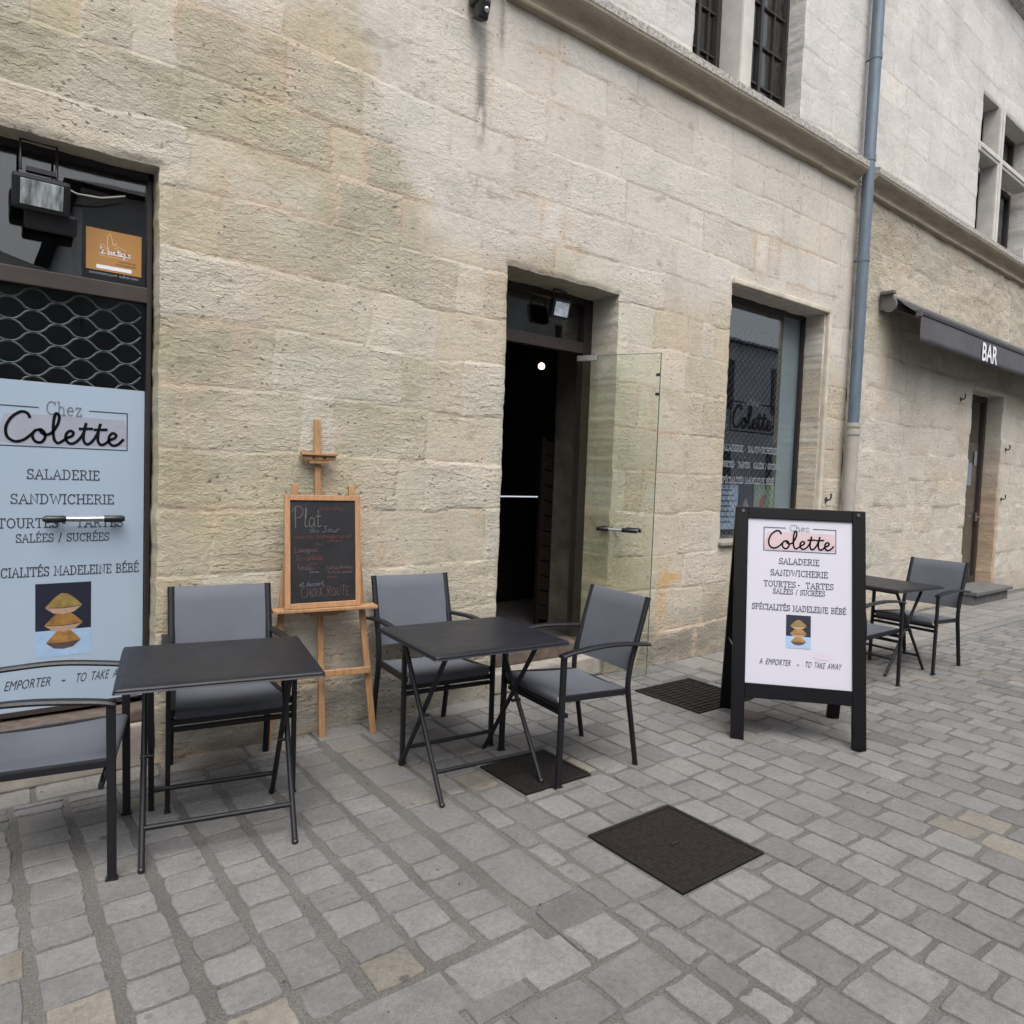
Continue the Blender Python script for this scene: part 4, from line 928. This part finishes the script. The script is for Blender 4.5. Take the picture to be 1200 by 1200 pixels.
for yo in (0, .004):
    for i in range(n_+1):
        x = x0+.16+(x1-x0-.16)*i/n_; wv_ = .008*math.sin(x*5.1)+.005*math.sin(x*11+1)
        for k in range(5): t = k/4; vs_.append((x, -.376+yo-wv_*t-.006*t, 3.43-.275*t+.004*math.sin(x*7)*t))
fs_ = []; N_ = (n_+1)*5
for i in range(n_):
    for k in range(4):
        a = i*5+k; fs_ += [(a, a+5, a+6, a+1), (N_+a, N_+a+1, N_+a+6, N_+a+5)]
fs_ += [(i*5+4, (i+1)*5+4, N_+(i+1)*5+4, N_+i*5+4) for i in range(n_)]+[(k, k+1, N_+k+1, N_+k) for k in range(4)]
m_ = MB(); m_.add(vs_, fs_, AWN, True)
font_text(m_, 'BAR', 2.70, 3.185, .22, lambda x, y, z: (x, -.396-z, y), WHITE, .50, bold=.016); m_.build('valance', aw)
m_ = MB(); m_.bar((x0+.05, -.10, 3.555), (x0+1.5, -.25, 3.50), .05, .055, AWNC, bev=.008); m_.bar((x0+1.5, -.27, 3.47), (x0+.2, -.33, 3.44), .04, .045, AWNC, bev=.008); m_.build('folding_arm', aw)

# ------------------------------------------------------------------ small fixtures on the walls
fl = thing('floodlight', 'black floodlight hanging under the lintel above the left café door', 'floodlight', (.262, WY-.0, 2.675), 0, 'floodlights over the doors')
tilt = Matrix.Rotation(R_(14), 4, 'X')
m_ = MB(); m_.box((0, .035, -.02), (.215, .085, .148), BLACKP, tilt, .016); m_.box((.04, .09, -.115), (.20, .08, .09), BLACKP, tilt, .012); m_.build('housing', fl)
m_ = MB(); m_.box(tilt @ Vector((0, -.0435, .0))+Vector((0, .035, -.02)), (.158, .006, .105), REFL, tilt, .002); m_.build('reflector_glass', fl)
m_ = MB(); m_.tube([(-.075, .06, .08), (-.075, .06, .21), (.06, .06, .21), (.06, .06, .05)], .006, BLACKP, 6); m_.box((-.0, .055, .085), (.11, .03, .02), BLACKP); m_.build('bracket', fl)
m_ = MB(); m_.tube(cr([(.06, .06, ), (.06, .06)], 2) and [(.05, .07, .06), (.14, .08, .035), (.24, .09, .045), (.34, .11, .085)], .0045, CAST, 6); m_.build('cable', fl)
f2 = thing('floodlight', 'small floodlight with bluish lens in the lintel of the open doorway', 'floodlight', (3.44, WY+.17, 2.72), 0, 'floodlights over the doors')
m_ = MB(); m_.box((0, .03, 0), (.17, .05, .135), BLACKP, tilt, .01); m_.build('housing', f2)
m_ = MB(); m_.box(tilt @ Vector((0, -.026, 0))+Vector((0, .03, 0)), (.128, .006, .10), plain('floodlight_lens', (.62, .68, .74), .2, var=.3, vscale=40), tilt, .002); m_.build('reflector_glass', f2)
m_ = MB(); m_.tube([(-.06, .03, .07), (-.06, .03, .13), (.06, .03, .13), (.06, .03, .07)], .006, BLACKP, 6); m_.tube([(.0, .05, .06), (-.05, .06, .10), (-.16, .06, .125)], .004, BLACKP, 6); m_.build('bracket', f2)
st = MB(); fs2 = lambda x, y, z: (.565+x, WY+.159-z, 2.50+y)
st.box((.565, WY+.1605, 2.50), (.236, .0016, .195), ORANGE)
for p in ([(-.03, .02), (-.028, .07), (-.018, .085), (-.01, .06), (-.006, .035), (.002, .03), (.006, .045), (.012, .03)], [(-.06, .028), (-.035, .022)], [(.0, .018), (.022, .026), (.05, .016)], [(-.06, .015), (-.03, .01)]): ribbon(st, p, .0016, fs2, CREAMI)
text(st, 'la boutique', .005, -.016, .034, fs2, WHITE, .10, tab=HW, track=.0, smooth=True, width=.13); font_text(st, 'commerce', .055, -.045, .010, fs2, INK, .075); font_text(st, 'artisanat', .05, -.060, .010, fs2, INK, .085)
ribbon(st, [(-.06, -.025), (.06, -.028)], .0012, fs2, CREAMI)
rect2(st, -.075, -.088, .075, -.070, fs2, .0004, WHITE)
font_text(st, 'commerçant adhérent', .0, -.117, .017, fs2, WHITEF, .21)
tag(st.build('sticker'), 'orange membership sticker on the glass above the café door', 'sticker')
sc_ = thing('security_camera', 'small black camera on the wall at the top beside the cornice', 'camera', (2.475, WY-.02, 4.33))
m_ = MB(); m_.box((0, -.05, .10), (.10, .10, .20), BLACKP, bev=.012); m_.box((0, -.075, -.035), (.072, .08, .11), BLACKP, Matrix.Rotation(R_(18), 4, 'X'), .014); m_.build('housing', sc_)
m_ = MB(); m_.sphere((.005, -.118, -.05), .016, STEEL); m_.build('lens', sc_)
HK = [((6.93, WY, 1.36), 'bent iron shutter hook on the wall between window and drainpipe', 0), ((11.98, WY+.09, 2.12), 'upper iron hook on the wall right of the bar door', 0), ((11.93, WY+.085, 1.40), 'lower iron hook on the wall right of the bar door', 0), ((10.2, WY+.055, 2.68), 'curled iron hook on the wall left of the bar door under the awning', 0)]
hk0 = None
for p, lab, z in HK:
    if hk0 is None:
        m_ = MB(); m_.tube([(0, .02, 0), (0, -.06, 0), (0, -.075, .02), (0, -.075, .09)], .012, HOOK, 8); m_.box((0, -.012, 0), (.04, .012, .07), HOOK, bev=.003)
        hk0 = m_.build('wall_hook'); o = hk0
    else: o = hk0.copy(); COL.objects.link(o)
    o.location = p; o.scale = (.75, .75, .75); tag(o, lab, 'hook', 'iron hooks on the walls')
# papers and print behind the shop window
def paper(x, z, w, h, mat, label, cat='poster', deco=None):
    m_ = MB(); m_.box((x, WY+.262, z), (w, .002, h), mat); f_ = lambda a, b, q: (x+a, WY+.2605-q, z+b)
    if deco: deco(m_, f_)
    return tag(m_.build('poster'), label, cat)
def lines(m_, f_):
    for i in range(7): rect2(m_, -.1, .15-i*.05, .06+.04*(i % 3), .165-i*.05, f_, .0004, INKL)
paper(5.66, 1.27, .32, .42, plain('bluish_paper', (.42, .47, .56), .6, var=.05), 'pale blue printed menu sheet in the lower left of the shop window', deco=lines)
def mad(m_, f_): blob2(m_, [(-.05, -.06), (.06, -.05), (.03, .02), (.0, .06), (-.04, .0)], f_, .0005, CREAM)
paper(5.95, 1.30, .20, .36, NAVY, 'dark navy poster with a pale cake in the shop window', deco=mad)
def trp(m_, f_): blob2(m_, [(-.14, .0), (-.08, .08), (-.03, .07), (-.05, -.02), (-.10, -.06)], f_, .0005, REDP)
paper(6.30, 1.31, .44, .36, TROP, 'green tropical leaf poster in the lower right of the shop window', deco=trp)
# inside the open door
pl = thing('pendant_lamp', 'round glowing bulb hanging inside the dark doorway', 'lamp', (5.22, 6.03, 0))
m_ = MB(); m_.sphere((-1.0, -.9, 2.51), .030, BULB); m_.build('bulb', pl); m_ = MB(); m_.tube([(-1.0, -.9, 2.55), (-1.0, -.9, 2.87)], .004, BLACKP, 6); m_.tube([(-1.0, -.9, 2.545), (-1.0, -.9, 2.60)], .018, BLACKP, 10); m_.build('cord', pl)
ct = thing('counter', 'dark counter with a thin pale light edge inside the doorway', 'counter', (4.24, 5.7, .22))
m_ = MB(); m_.box((0, .2, .52), (.84, .5, 1.0), WDARK, bev=.01); m_.box((0, .2, 1.05), (.86, .56, .035), BLACKP, bev=.005); m_.build('body', ct); m_ = MB(); m_.box((0, -.085, 1.062), (.84, .008, .012), LEDM); m_.build('light_strip', ct)
sh = thing('wooden_shelf', 'dark slatted wooden board just inside the doorway', 'shelf', (3.935, 4.62, .22))
m_ = MB()
for x in (-.09, .09): m_.box((x, 0, .80), (.03, .04, 1.6), WDARK)
m_.build('upright', sh); m_ = MB()
for i in range(12): m_.box((0, -.012, .10+i*.128), (.19, .02, .112), WDARK, Matrix.Rotation(R_(12), 4, 'Y'))
m_.build('slats', sh)

# ------------------------------------------------------------------ furniture
def make_chair(label, loc, rz):
    t = thing('armchair', label, 'chair', loc, rz, 'grey mesh armchairs around the café tables')
    hw, hr = .262, .228
    for s in (-1, 1):
        m_ = MB(); m_.bar((s*hw, -.262, 0), (s*hw, -.255, .642), .020, .030, ANTH, (0, 1, 0), .005); m_.box((s*hw, -.262, .004), (.026, .04, .01), BLACKP); m_.build('leg', t)
        m_ = MB(); pts = cr([(s*hr, .265, 0), (s*hr, .225, .22), (s*hr, .19, .42), (s*hr, .205, .55), (s*hr, .25, .70), (s*hr, .305, .885)], 4)
        m_.tube(pts, .0165, ANTH, 10, flat=.75); m_.build('leg', t)
        m_ = MB(); ap = cr([(s*hw, -.272, .640), (s*hw, -.20, .653), (s*hw, -.02, .667), (s*(hr+.024), .14, .660), (s*(hr+.022), .30, .643)], 5)
        vs_ = []
        for (x, y, z) in [(p[0], p[1], p[2]) if len(p) == 3 else p for p in ap]:
            vs_ += [(x-.019, y, z-.008), (x+.019, y, z-.008), (x+.022, y, z), (x+.016, y, z+.008), (x-.016, y, z+.008), (x-.022, y, z)]
        k = len(vs_)//6
        m_.add(vs_, [(i*6+j, i*6+(j+1) % 6, (i+1)*6+(j+1) % 6, (i+1)*6+j) for i in range(k-1) for j in range(6)]+[(5, 4, 3, 2, 1, 0), tuple(range(k*6-6, k*6))], ANTH); m_.build('armrest', t)
    m_ = MB()
    for s in (-1, 1): m_.bar((s*(hw-.016), -.25, .425), (s*(hr-.010), .195, .400), .022, .030, ANTH, (0, 0, 1), .005)
    m_.bar((-hw, -.245, .385), (hw, -.245, .385), .022, .026, ANTH, (0, 0, 1), .005); m_.bar((-hr, .19, .40), (hr, .19, .40), .02, .02, ANTH, (0, 0, 1), .004); m_.bar((-hw, -.225, .345), (hw, -.225, .345), .018, .022, ANTH, (0, 0, 1), .004)
    m_.build('seat_frame', t)
    m_ = MB(); n_ = 10; vs_ = []
    prof = [(-.250, .392), (-.264, .412), (-.268, .432), (-.255, .441)]+[(-.25+.44*i/8, .441-.028*i/8-.007*math.sin(math.pi*i/8)) for i in range(1, 9)]
    for i in range(n_+1):
        xn = -1+2*i/n_; sag = .004*math.sin(math.pi*i/n_)
        for (y, z) in prof: vs_.append((xn*((hw-.026)+(hr-hw+.008)*min(1, max(0, (y+.25)/.44))), y, z-sag))
    k = len(prof); m_.add(vs_, [(i*k+j, (i+1)*k+j, (i+1)*k+j+1, i*k+j+1) for i in range(n_) for j in range(k-1)], TEXT, True); m_.build('seat', t)
    m_ = MB(); vs_ = []; bp_ = [(.207, .50), (.215, .55), (.250, .70), (.282, .81), (.303, .880), (.311, .884), (.317, .874), (.296, .81)]
    for i in range(n_+1):
        x = -(hr-.014)+(2*hr-.028)*i/n_; bow = .012*math.sin(math.pi*i/n_)
        for (y, z) in bp_: vs_.append((x, y-.004+bow*min(1, (.9-z)*4), z))
    k = len(bp_); m_.add(vs_, [(i*k+j, (i+1)*k+j, (i+1)*k+j+1, i*k+j+1) for i in range(n_) for j in range(k-1)], TEXT, True); m_.build('backrest', t)
    return t
def cr3(pts, n):
    P = [pts[0]]+list(pts)+[pts[-1]]; out = []
    for i in range(1, len(P)-2):
        for k in range(n):
            t = k/n; out.append(tuple(.5*(2*P[i][j]+(-P[i-1][j]+P[i+1][j])*t+(2*P[i-1][j]-5*P[i][j]+4*P[i+1][j]-P[i+2][j])*t*t+(-P[i-1][j]+3*P[i][j]-3*P[i+1][j]+P[i+2][j])*t**3) for j in range(3)))
    return out+[pts[-1]]
_cr2 = cr
def cr(pts, n=5): return cr3(pts, n) if len(pts[0]) == 3 else _cr2(pts, n)
ch0 = make_chair('grey mesh armchair against the wall between the left café door and the easel', (.975, 3.448, 0), R_(-9))
dup(ch0, (2.06, 3.395, 0), R_(-6), 'grey mesh armchair against the wall between the easel and the open doorway')
dup(ch0, (2.54, 2.735, 0), R_(-95), 'grey mesh armchair facing left in front of the open glass door')
dup(ch0, (.215, 3.12, 0), R_(76), 'grey mesh armchair cut off by the left edge, beside the printed café door')
dup(ch0, (6.50, 2.665, 0), R_(-93), 'far grey mesh armchair at the right end of the table behind the sign board')
dup(ch0, (5.36, 2.69, 0), R_(87), 'grey mesh armchair mostly hidden behind the black sign board')
def make_table(label, loc, rz):
    t = thing('folding_table', label, 'table', loc, rz, 'anthracite folding café tables')
    a, b = .362, .324; m_ = MB(); z = .71
    rings = [(-.004, -.022), (0, -.016), (0, -.010), (.004, -.0045), (.030, 0), (.034, -.0003)]
    vs_ = []
    for ins, dz in rings:
        A_, B_ = a-ins, b-ins; r = .012
        for (cx, cy, a0) in ((A_-r, B_-r, 0), (-A_+r, B_-r, 90), (-A_+r, -B_+r, 180), (A_-r, -B_+r, 270)):
            for k in range(4): q = R_(a0+30*k); vs_.append((cx+r*math.cos(q), cy+r*math.sin(q), z+dz))
    n_ = 16; fs_ = [(l*n_+k, l*n_+(k+1) % n_, (l+1)*n_+(k+1) % n_, (l+1)*n_+k) for l in range(len(rings)-1) for k in range(n_)]
    fs_ += [tuple(range(5*n_, 6*n_)), tuple(range(n_))[::-1]]
    m_.add(vs_, fs_, TOPM); m_.build('tabletop', t)
    for (xo, sg) in ((.272, 1), (.248, -1)):
        for s in (-1, 1):
            m_ = MB(); m_.tube([(s*xo, -sg*.252, 0), (s*xo, -sg*.235, .03), (s*xo, sg*.20, .66), (s*xo, sg*.205, .690)], .0115, ANTH, 10); m_.sphere((s*xo, -sg*.252, .008), .0135, BLACKP); m_.build('leg', t)
    for (xo, y, z) in ((.272, -.168, .125), (.248, .168, .125), (.272, .20, .665), (.248, -.20, .665)):
        m_ = MB(); m_.tube([(-xo, y, z), (xo, y, z)], .010, ANTH, 10); m_.build('crossbar', t)
    for s in (-1, 1):
        m_ = MB(); m_.tube([(s*.235, -.022, .345), (s*.285, -.022, .345)], .008, ANTH, 8); m_.build('pivot', t)
        m_ = MB(); m_.bar((s*.30, -.26, .684), (s*.30, .26, .684), .018, .012, ANTH); m_.build('top_rail', t)
    return t
tb = make_table('dark folding table in front of the easel, nearest to the printed café door', (.815, 2.985, 0), R_(-11.5))
dup(tb, (1.975, 2.86, 0), R_(-4.5), 'dark folding table in front of the open doorway, its foot by a small drain cover')
dup(tb, (6.10, 2.83, 0), R_(84.5), 'far dark folding table partly hidden behind the black sign board')

# easel and chalkboard
es = thing('easel', 'varnished pine easel leaning by the wall and carrying the chalkboard', 'easel', (1.543, 3.655, 0), R_(-9))
for s in (-1, 1):
    m_ = MB(); m_.bar((s*.29, 0, 0), (s*.152, .085, 1.405), .020, .036, WOOD, (1, 0, 0), .004); m_.build('leg', es)
m_ = MB(); m_.bar((.012, .05, 0), (-.005, .088, .75), .022, .034, WOOD, (1, 0, 0), .004); m_.bar((-.005, .108, .70), (-.035, .118, 1.765), .020, .036, WOOD, (1, 0, 0), .006); m_.build('mast', es)
m_ = MB(); m_.bar((-.262, -.012, .375), (.262, -.012, .375), .018, .036, WOOD, (0, 0, 1), .004); m_.build('crossbar', es)
m_ = MB(); m_.box((0, -.02, .738), (.56, .085, .018), WOOD, bev=.004); m_.box((0, .0, .718), (.22, .05, .022), WOOD, bev=.006); m_.box((.0, .01, .702), (.15, .03, .018), WOOD, bev=.006); m_.build('tray', es)
m_ = MB(); m_.box((-.028, .085, 1.572), (.20, .055, .014), WOOD, bev=.003); m_.box((-.028, .09, 1.552), (.18, .035, .028), WOOD, bev=.006); m_.box((-.028, .092, 1.53), (.11, .03, .022), WOOD, bev=.006)
for x in (-.06, .0): m_.tube([(x, .068, 1.553), (x, .076, 1.553)], .006, BLACKP, 8)
m_.build('clamp', es)
cb = thing('chalkboard', 'wood framed chalkboard with handwritten menu resting on the easel', 'chalkboard', (1.522, 3.62, .748), R_(-6))
lean = Matrix.Rotation(R_(-5.5), 4, 'X')
def leanp(p): return lean @ Vector(p)
m_ = MB(); bw, bh, fw_ = .412, .605, .029
for c, d in (((-bw/2+fw_/2, 0, bh/2), (fw_, .02, bh)), ((bw/2-fw_/2, 0, bh/2), (fw_, .02, bh)), ((0, 0, fw_/2), (bw-2*fw_, .02, fw_)), ((0, 0, bh-fw_/2), (bw-2*fw_, .02, fw_))): m_.box(leanp(c), d, WOOD2, lean, .003)
m_.build('frame', cb)
m_ = MB(); m_.box(leanp((0, .002, bh/2)), (bw-2*fw_+.002, .008, bh-2*fw_+.002), SLATE, lean)
fc = lambda x, y, z: tuple(leanp((x, -.0028-z, y)))
def chalk(s, x, y, h, mat, t=.075, w=None): text(m_, s, x, y, h, fc, mat, t, align='l', tab=HW, track=.02, smooth=True, jit=.05, width=w)
chalk("aujourd'hui", -.02, .525, .030, CHALKR, .08, .13); chalk('Plat', -.158, .435, .105, CHALKW, .035, .145); chalk('du Jour', -.075, .405, .032, INKL, .07, .165)
chalk('avec nos fromages et vin', -.155, .372, .030, CHALKR, .08, .315); chalk('compris', .02, .348, .024, CHALKR, .08, .085); chalk('ou', -.05, .335, .02, CHALKP, .08, .05)
chalk('Lasagnes', -.155, .300, .032, CHALKP, .07, .125); chalk('maison', -.06, .275, .015, CHALKR, .08, .04); chalk('Riz cantonais', -.145, .255, .032, CHALKR, .08, .145); chalk('froid', -.075, .232, .015, CHALKP, .08, .04)
chalk('Tomates', -.142, .205, .030, CHALKP, .07, .085); chalk('farcies', -.075, .187, .016, INKL, .08, .05)
chalk('Yaourt aux framboises' if 'b' in HW else 'Yaourt aux fruits', .01, .205, .022, CHALKP, .08, .152); chalk('Tarte ou dessert', .02, .180, .022, CHALKP, .08, .14); chalk('maison', .02, .155, .022, CHALKR, .08, .055)
chalk('et dessert', -.13, .118, .028, INKL, .08, .13); text(m_, 'CHOUCROUTE', -.122, .062, .052, fc, CHALKP, .05, align='l', tab={**HW}, track=.04, smooth=True, jit=.04, width=.265)
m_.build('slate', cb)

# A-board sign
ab = thing('sign_board', 'black wooden A-board with white café poster standing on the paving', 'sign board', (3.807, 2.172, 0), math.atan2(-.533, .486))
hw_ = .372; H_ = 1.352; lx = .285
def face(sg, nm):
    """one leaf of the board; sg -1 faces the viewer"""
    th = math.atan2(lx, H_); LN = math.hypot(lx, H_)
    Mx = Matrix.Translation((0, sg*lx+lx, 0)) @ Matrix.Rotation((-1 if sg < 0 else 1)*th, 4, 'X')
    f = bpy.data.objects.new(nm, None) if False else None
    m_ = MB()
    def bx(x, z, w, h, bev=.004): m_.box(Mx @ Vector((x, 0, z)), (w, .034, h), BLACKW, Mx.to_3x3().to_4x4(), bev)
    bx(-hw_+.037, LN/2, .074, LN); bx(hw_-.037, LN/2, .074, LN); bx(0, LN-.034, hw_*2-.149, .068); bx(0, .285, hw_*2-.149, .085)
    fr_ = m_.build('leaf', ab)
    p_ = MB(); p_.box(Mx @ Vector((0, 0, (.32+LN-.06)/2)), (hw_*2-.13, .010, LN-.06-.32), POSTER if sg < 0 else BLACKW, Mx.to_3x3().to_4x4())
    if sg < 0:
        fp = lambda x, y, z: tuple(Mx @ Vector((x, -.0062-z, 1.060+y)))
        sign_print(p_, fp, (hw_*2-.148)/490, 1.0, (-166, -50), PINK, 437, 114, 160)
        u = (hw_*2-.148)/490
        blob2(p_, [(x*u, -y*u) for x, y in ((75, 440), (110, 432), (150, 442), (160, 455), (140, 468), (95, 470), (70, 458))], fp, .0004, PINK2)
    p_.build('poster' if sg < 0 else 'back_panel', ab)
face(-1, 'front'); face(1, 'rear')
m_ = MB()
for s in (-1, 1): m_.tube([(s*.33, lx-.028, H_-.02), (s*.33, lx+.028, H_-.02)], .010, STEEL, 8); m_.bar((s*.352, .12, .50), (s*.352, 2*lx-.12, .50), .003, .014, STEEL)
m_.build('hinge', ab)

# ------------------------------------------------------------------ covers in the ground
def cover(name, label, r, mat, pat):
    x0, y0, x1, y1 = r; cx, cy = (x0+x1)/2, (y0+y1)/2; w, h = x1-x0, y1-y0
    t = thing(name, label, 'cover', (cx, cy, 0))
    m_ = MB()
    for c, d in (((0, h/2-.009, -.004), (w, .018, .016)), ((0, -h/2+.009, -.004), (w, .018, .016)), ((w/2-.009, 0, -.004), (.018, h-.037, .016)), ((-w/2+.009, 0, -.004), (.018, h-.037, .016))): m_.box(c, d, IRON2, bev=.002)
    m_.build('rim', t); m_ = MB(); m_.box((0, 0, -.006), (w-.042, h-.042, .016), mat, bev=.002)
    if pat:
        n1, n2 = int((w-.06)/.017), int((h-.06)/.017); z = .0028
        for i in range(n1):
            for j in range(n2):
                x = -(w-.07)/2+(w-.07)*i/(n1-1); y = -(h-.07)/2+(h-.07)*j/(n2-1); a, b = (.006, .0022) if (i+j) % 2 else (.0022, .006)
                m_.add([(x-a, y-b, .002), (x+a, y-b, .002), (x+a, y+b, .002), (x-a, y+b, .002), (x-a*.6, y-b*.6, z+.0012), (x+a*.6, y-b*.6, z+.0012), (x+a*.6, y+b*.6, z+.0012), (x-a*.6, y+b*.6, z+.0012)], [(4, 5, 6, 7), (0, 1, 5, 4), (1, 2, 6, 5), (2, 3, 7, 6), (3, 0, 4, 7)], mat)
    m_.build('plate', t); m_ = MB(); m_.box((.0, 0, .0035), (.05, .018, .004), IRON2, bev=.001); m_.box((.0, 0, .0058), (.034, .008, .002), BLACKP); m_.build('lifting_slot', t)
    return t
cover('manhole_cover', 'large square rusty iron manhole cover in the middle of the paving', HOLES[0], IRON, True)
cover('manhole_cover', 'smaller dark iron drain cover under the chair in front of the doorway', HOLES[1], IRON2, True)
x0, y0, x1, y1 = HOLES[2]
gt = thing('drain_grate', 'iron drain grate by the wall between the glass door and the sign board', 'grate', ((x0+x1)/2, (y0+y1)/2, 0))
w, h = x1-x0, y1-y0; m_ = MB()
for c, d in (((0, h/2-.012, -.006), (w, .024, .02)), ((0, -h/2+.012, -.006), (w, .024, .02)), ((w/2-.012, 0, -.006), (.024, h-.049, .02)), ((-w/2+.012, 0, -.006), (.024, h-.049, .02))): m_.box(c, d, IRON2, bev=.002)
m_.build('rim', gt); m_ = MB()
for i in range(1, 13): m_.box((0, -h/2+h*i/13, -.005), (w-.05, .014, .017), IRON2, bev=.002)
for i in range(1, 5): m_.box((-w/2+w*i/5, 0, -.0062), (.02, h-.05, .016), IRON2, bev=.002)
m_.build('bars', gt); m_ = MB(); m_.box((0, 0, -.0105), (w-.04, h-.04, .012), plain('dark_pit', (.006, .006, .006), .9)); m_.build('pit', gt)

# grit and leaf crumbs along the wall foot and in the joints
m_ = MB(); rq = random.Random(11); CRUMB = plain('dark_leaf_crumb', (.045, .036, .028), .9, var=.5, vscale=40)
for i in range(230):
    if i < 130: x, y = rq.uniform(-.9, 6.5), WY-.02-abs(rq.gauss(0, .06))
    else: x, y = rq.uniform(-.5, 6), rq.uniform(1.2, 3.6)
    r = rq.uniform(.002, .0075); a0 = rq.uniform(0, 6.28); e = rq.uniform(.4, 1)
    p = [(x+r*math.cos(a0+k*1.2566)*rq.uniform(.6, 1.2), y+r*e*math.sin(a0+k*1.2566)*rq.uniform(.6, 1.2)) for k in range(5)]
    m_.add([(q[0], q[1], .0025) for q in p]+[(x, y, .0025+r*.5)], [(k, (k+1) % 5, 5) for k in range(5)], CRUMB)
o = m_.build('litter'); o['kind'] = 'stuff'; o['label'] = 'dark crumbs of leaf and grit scattered on the paving'; o['category'] = 'litter'
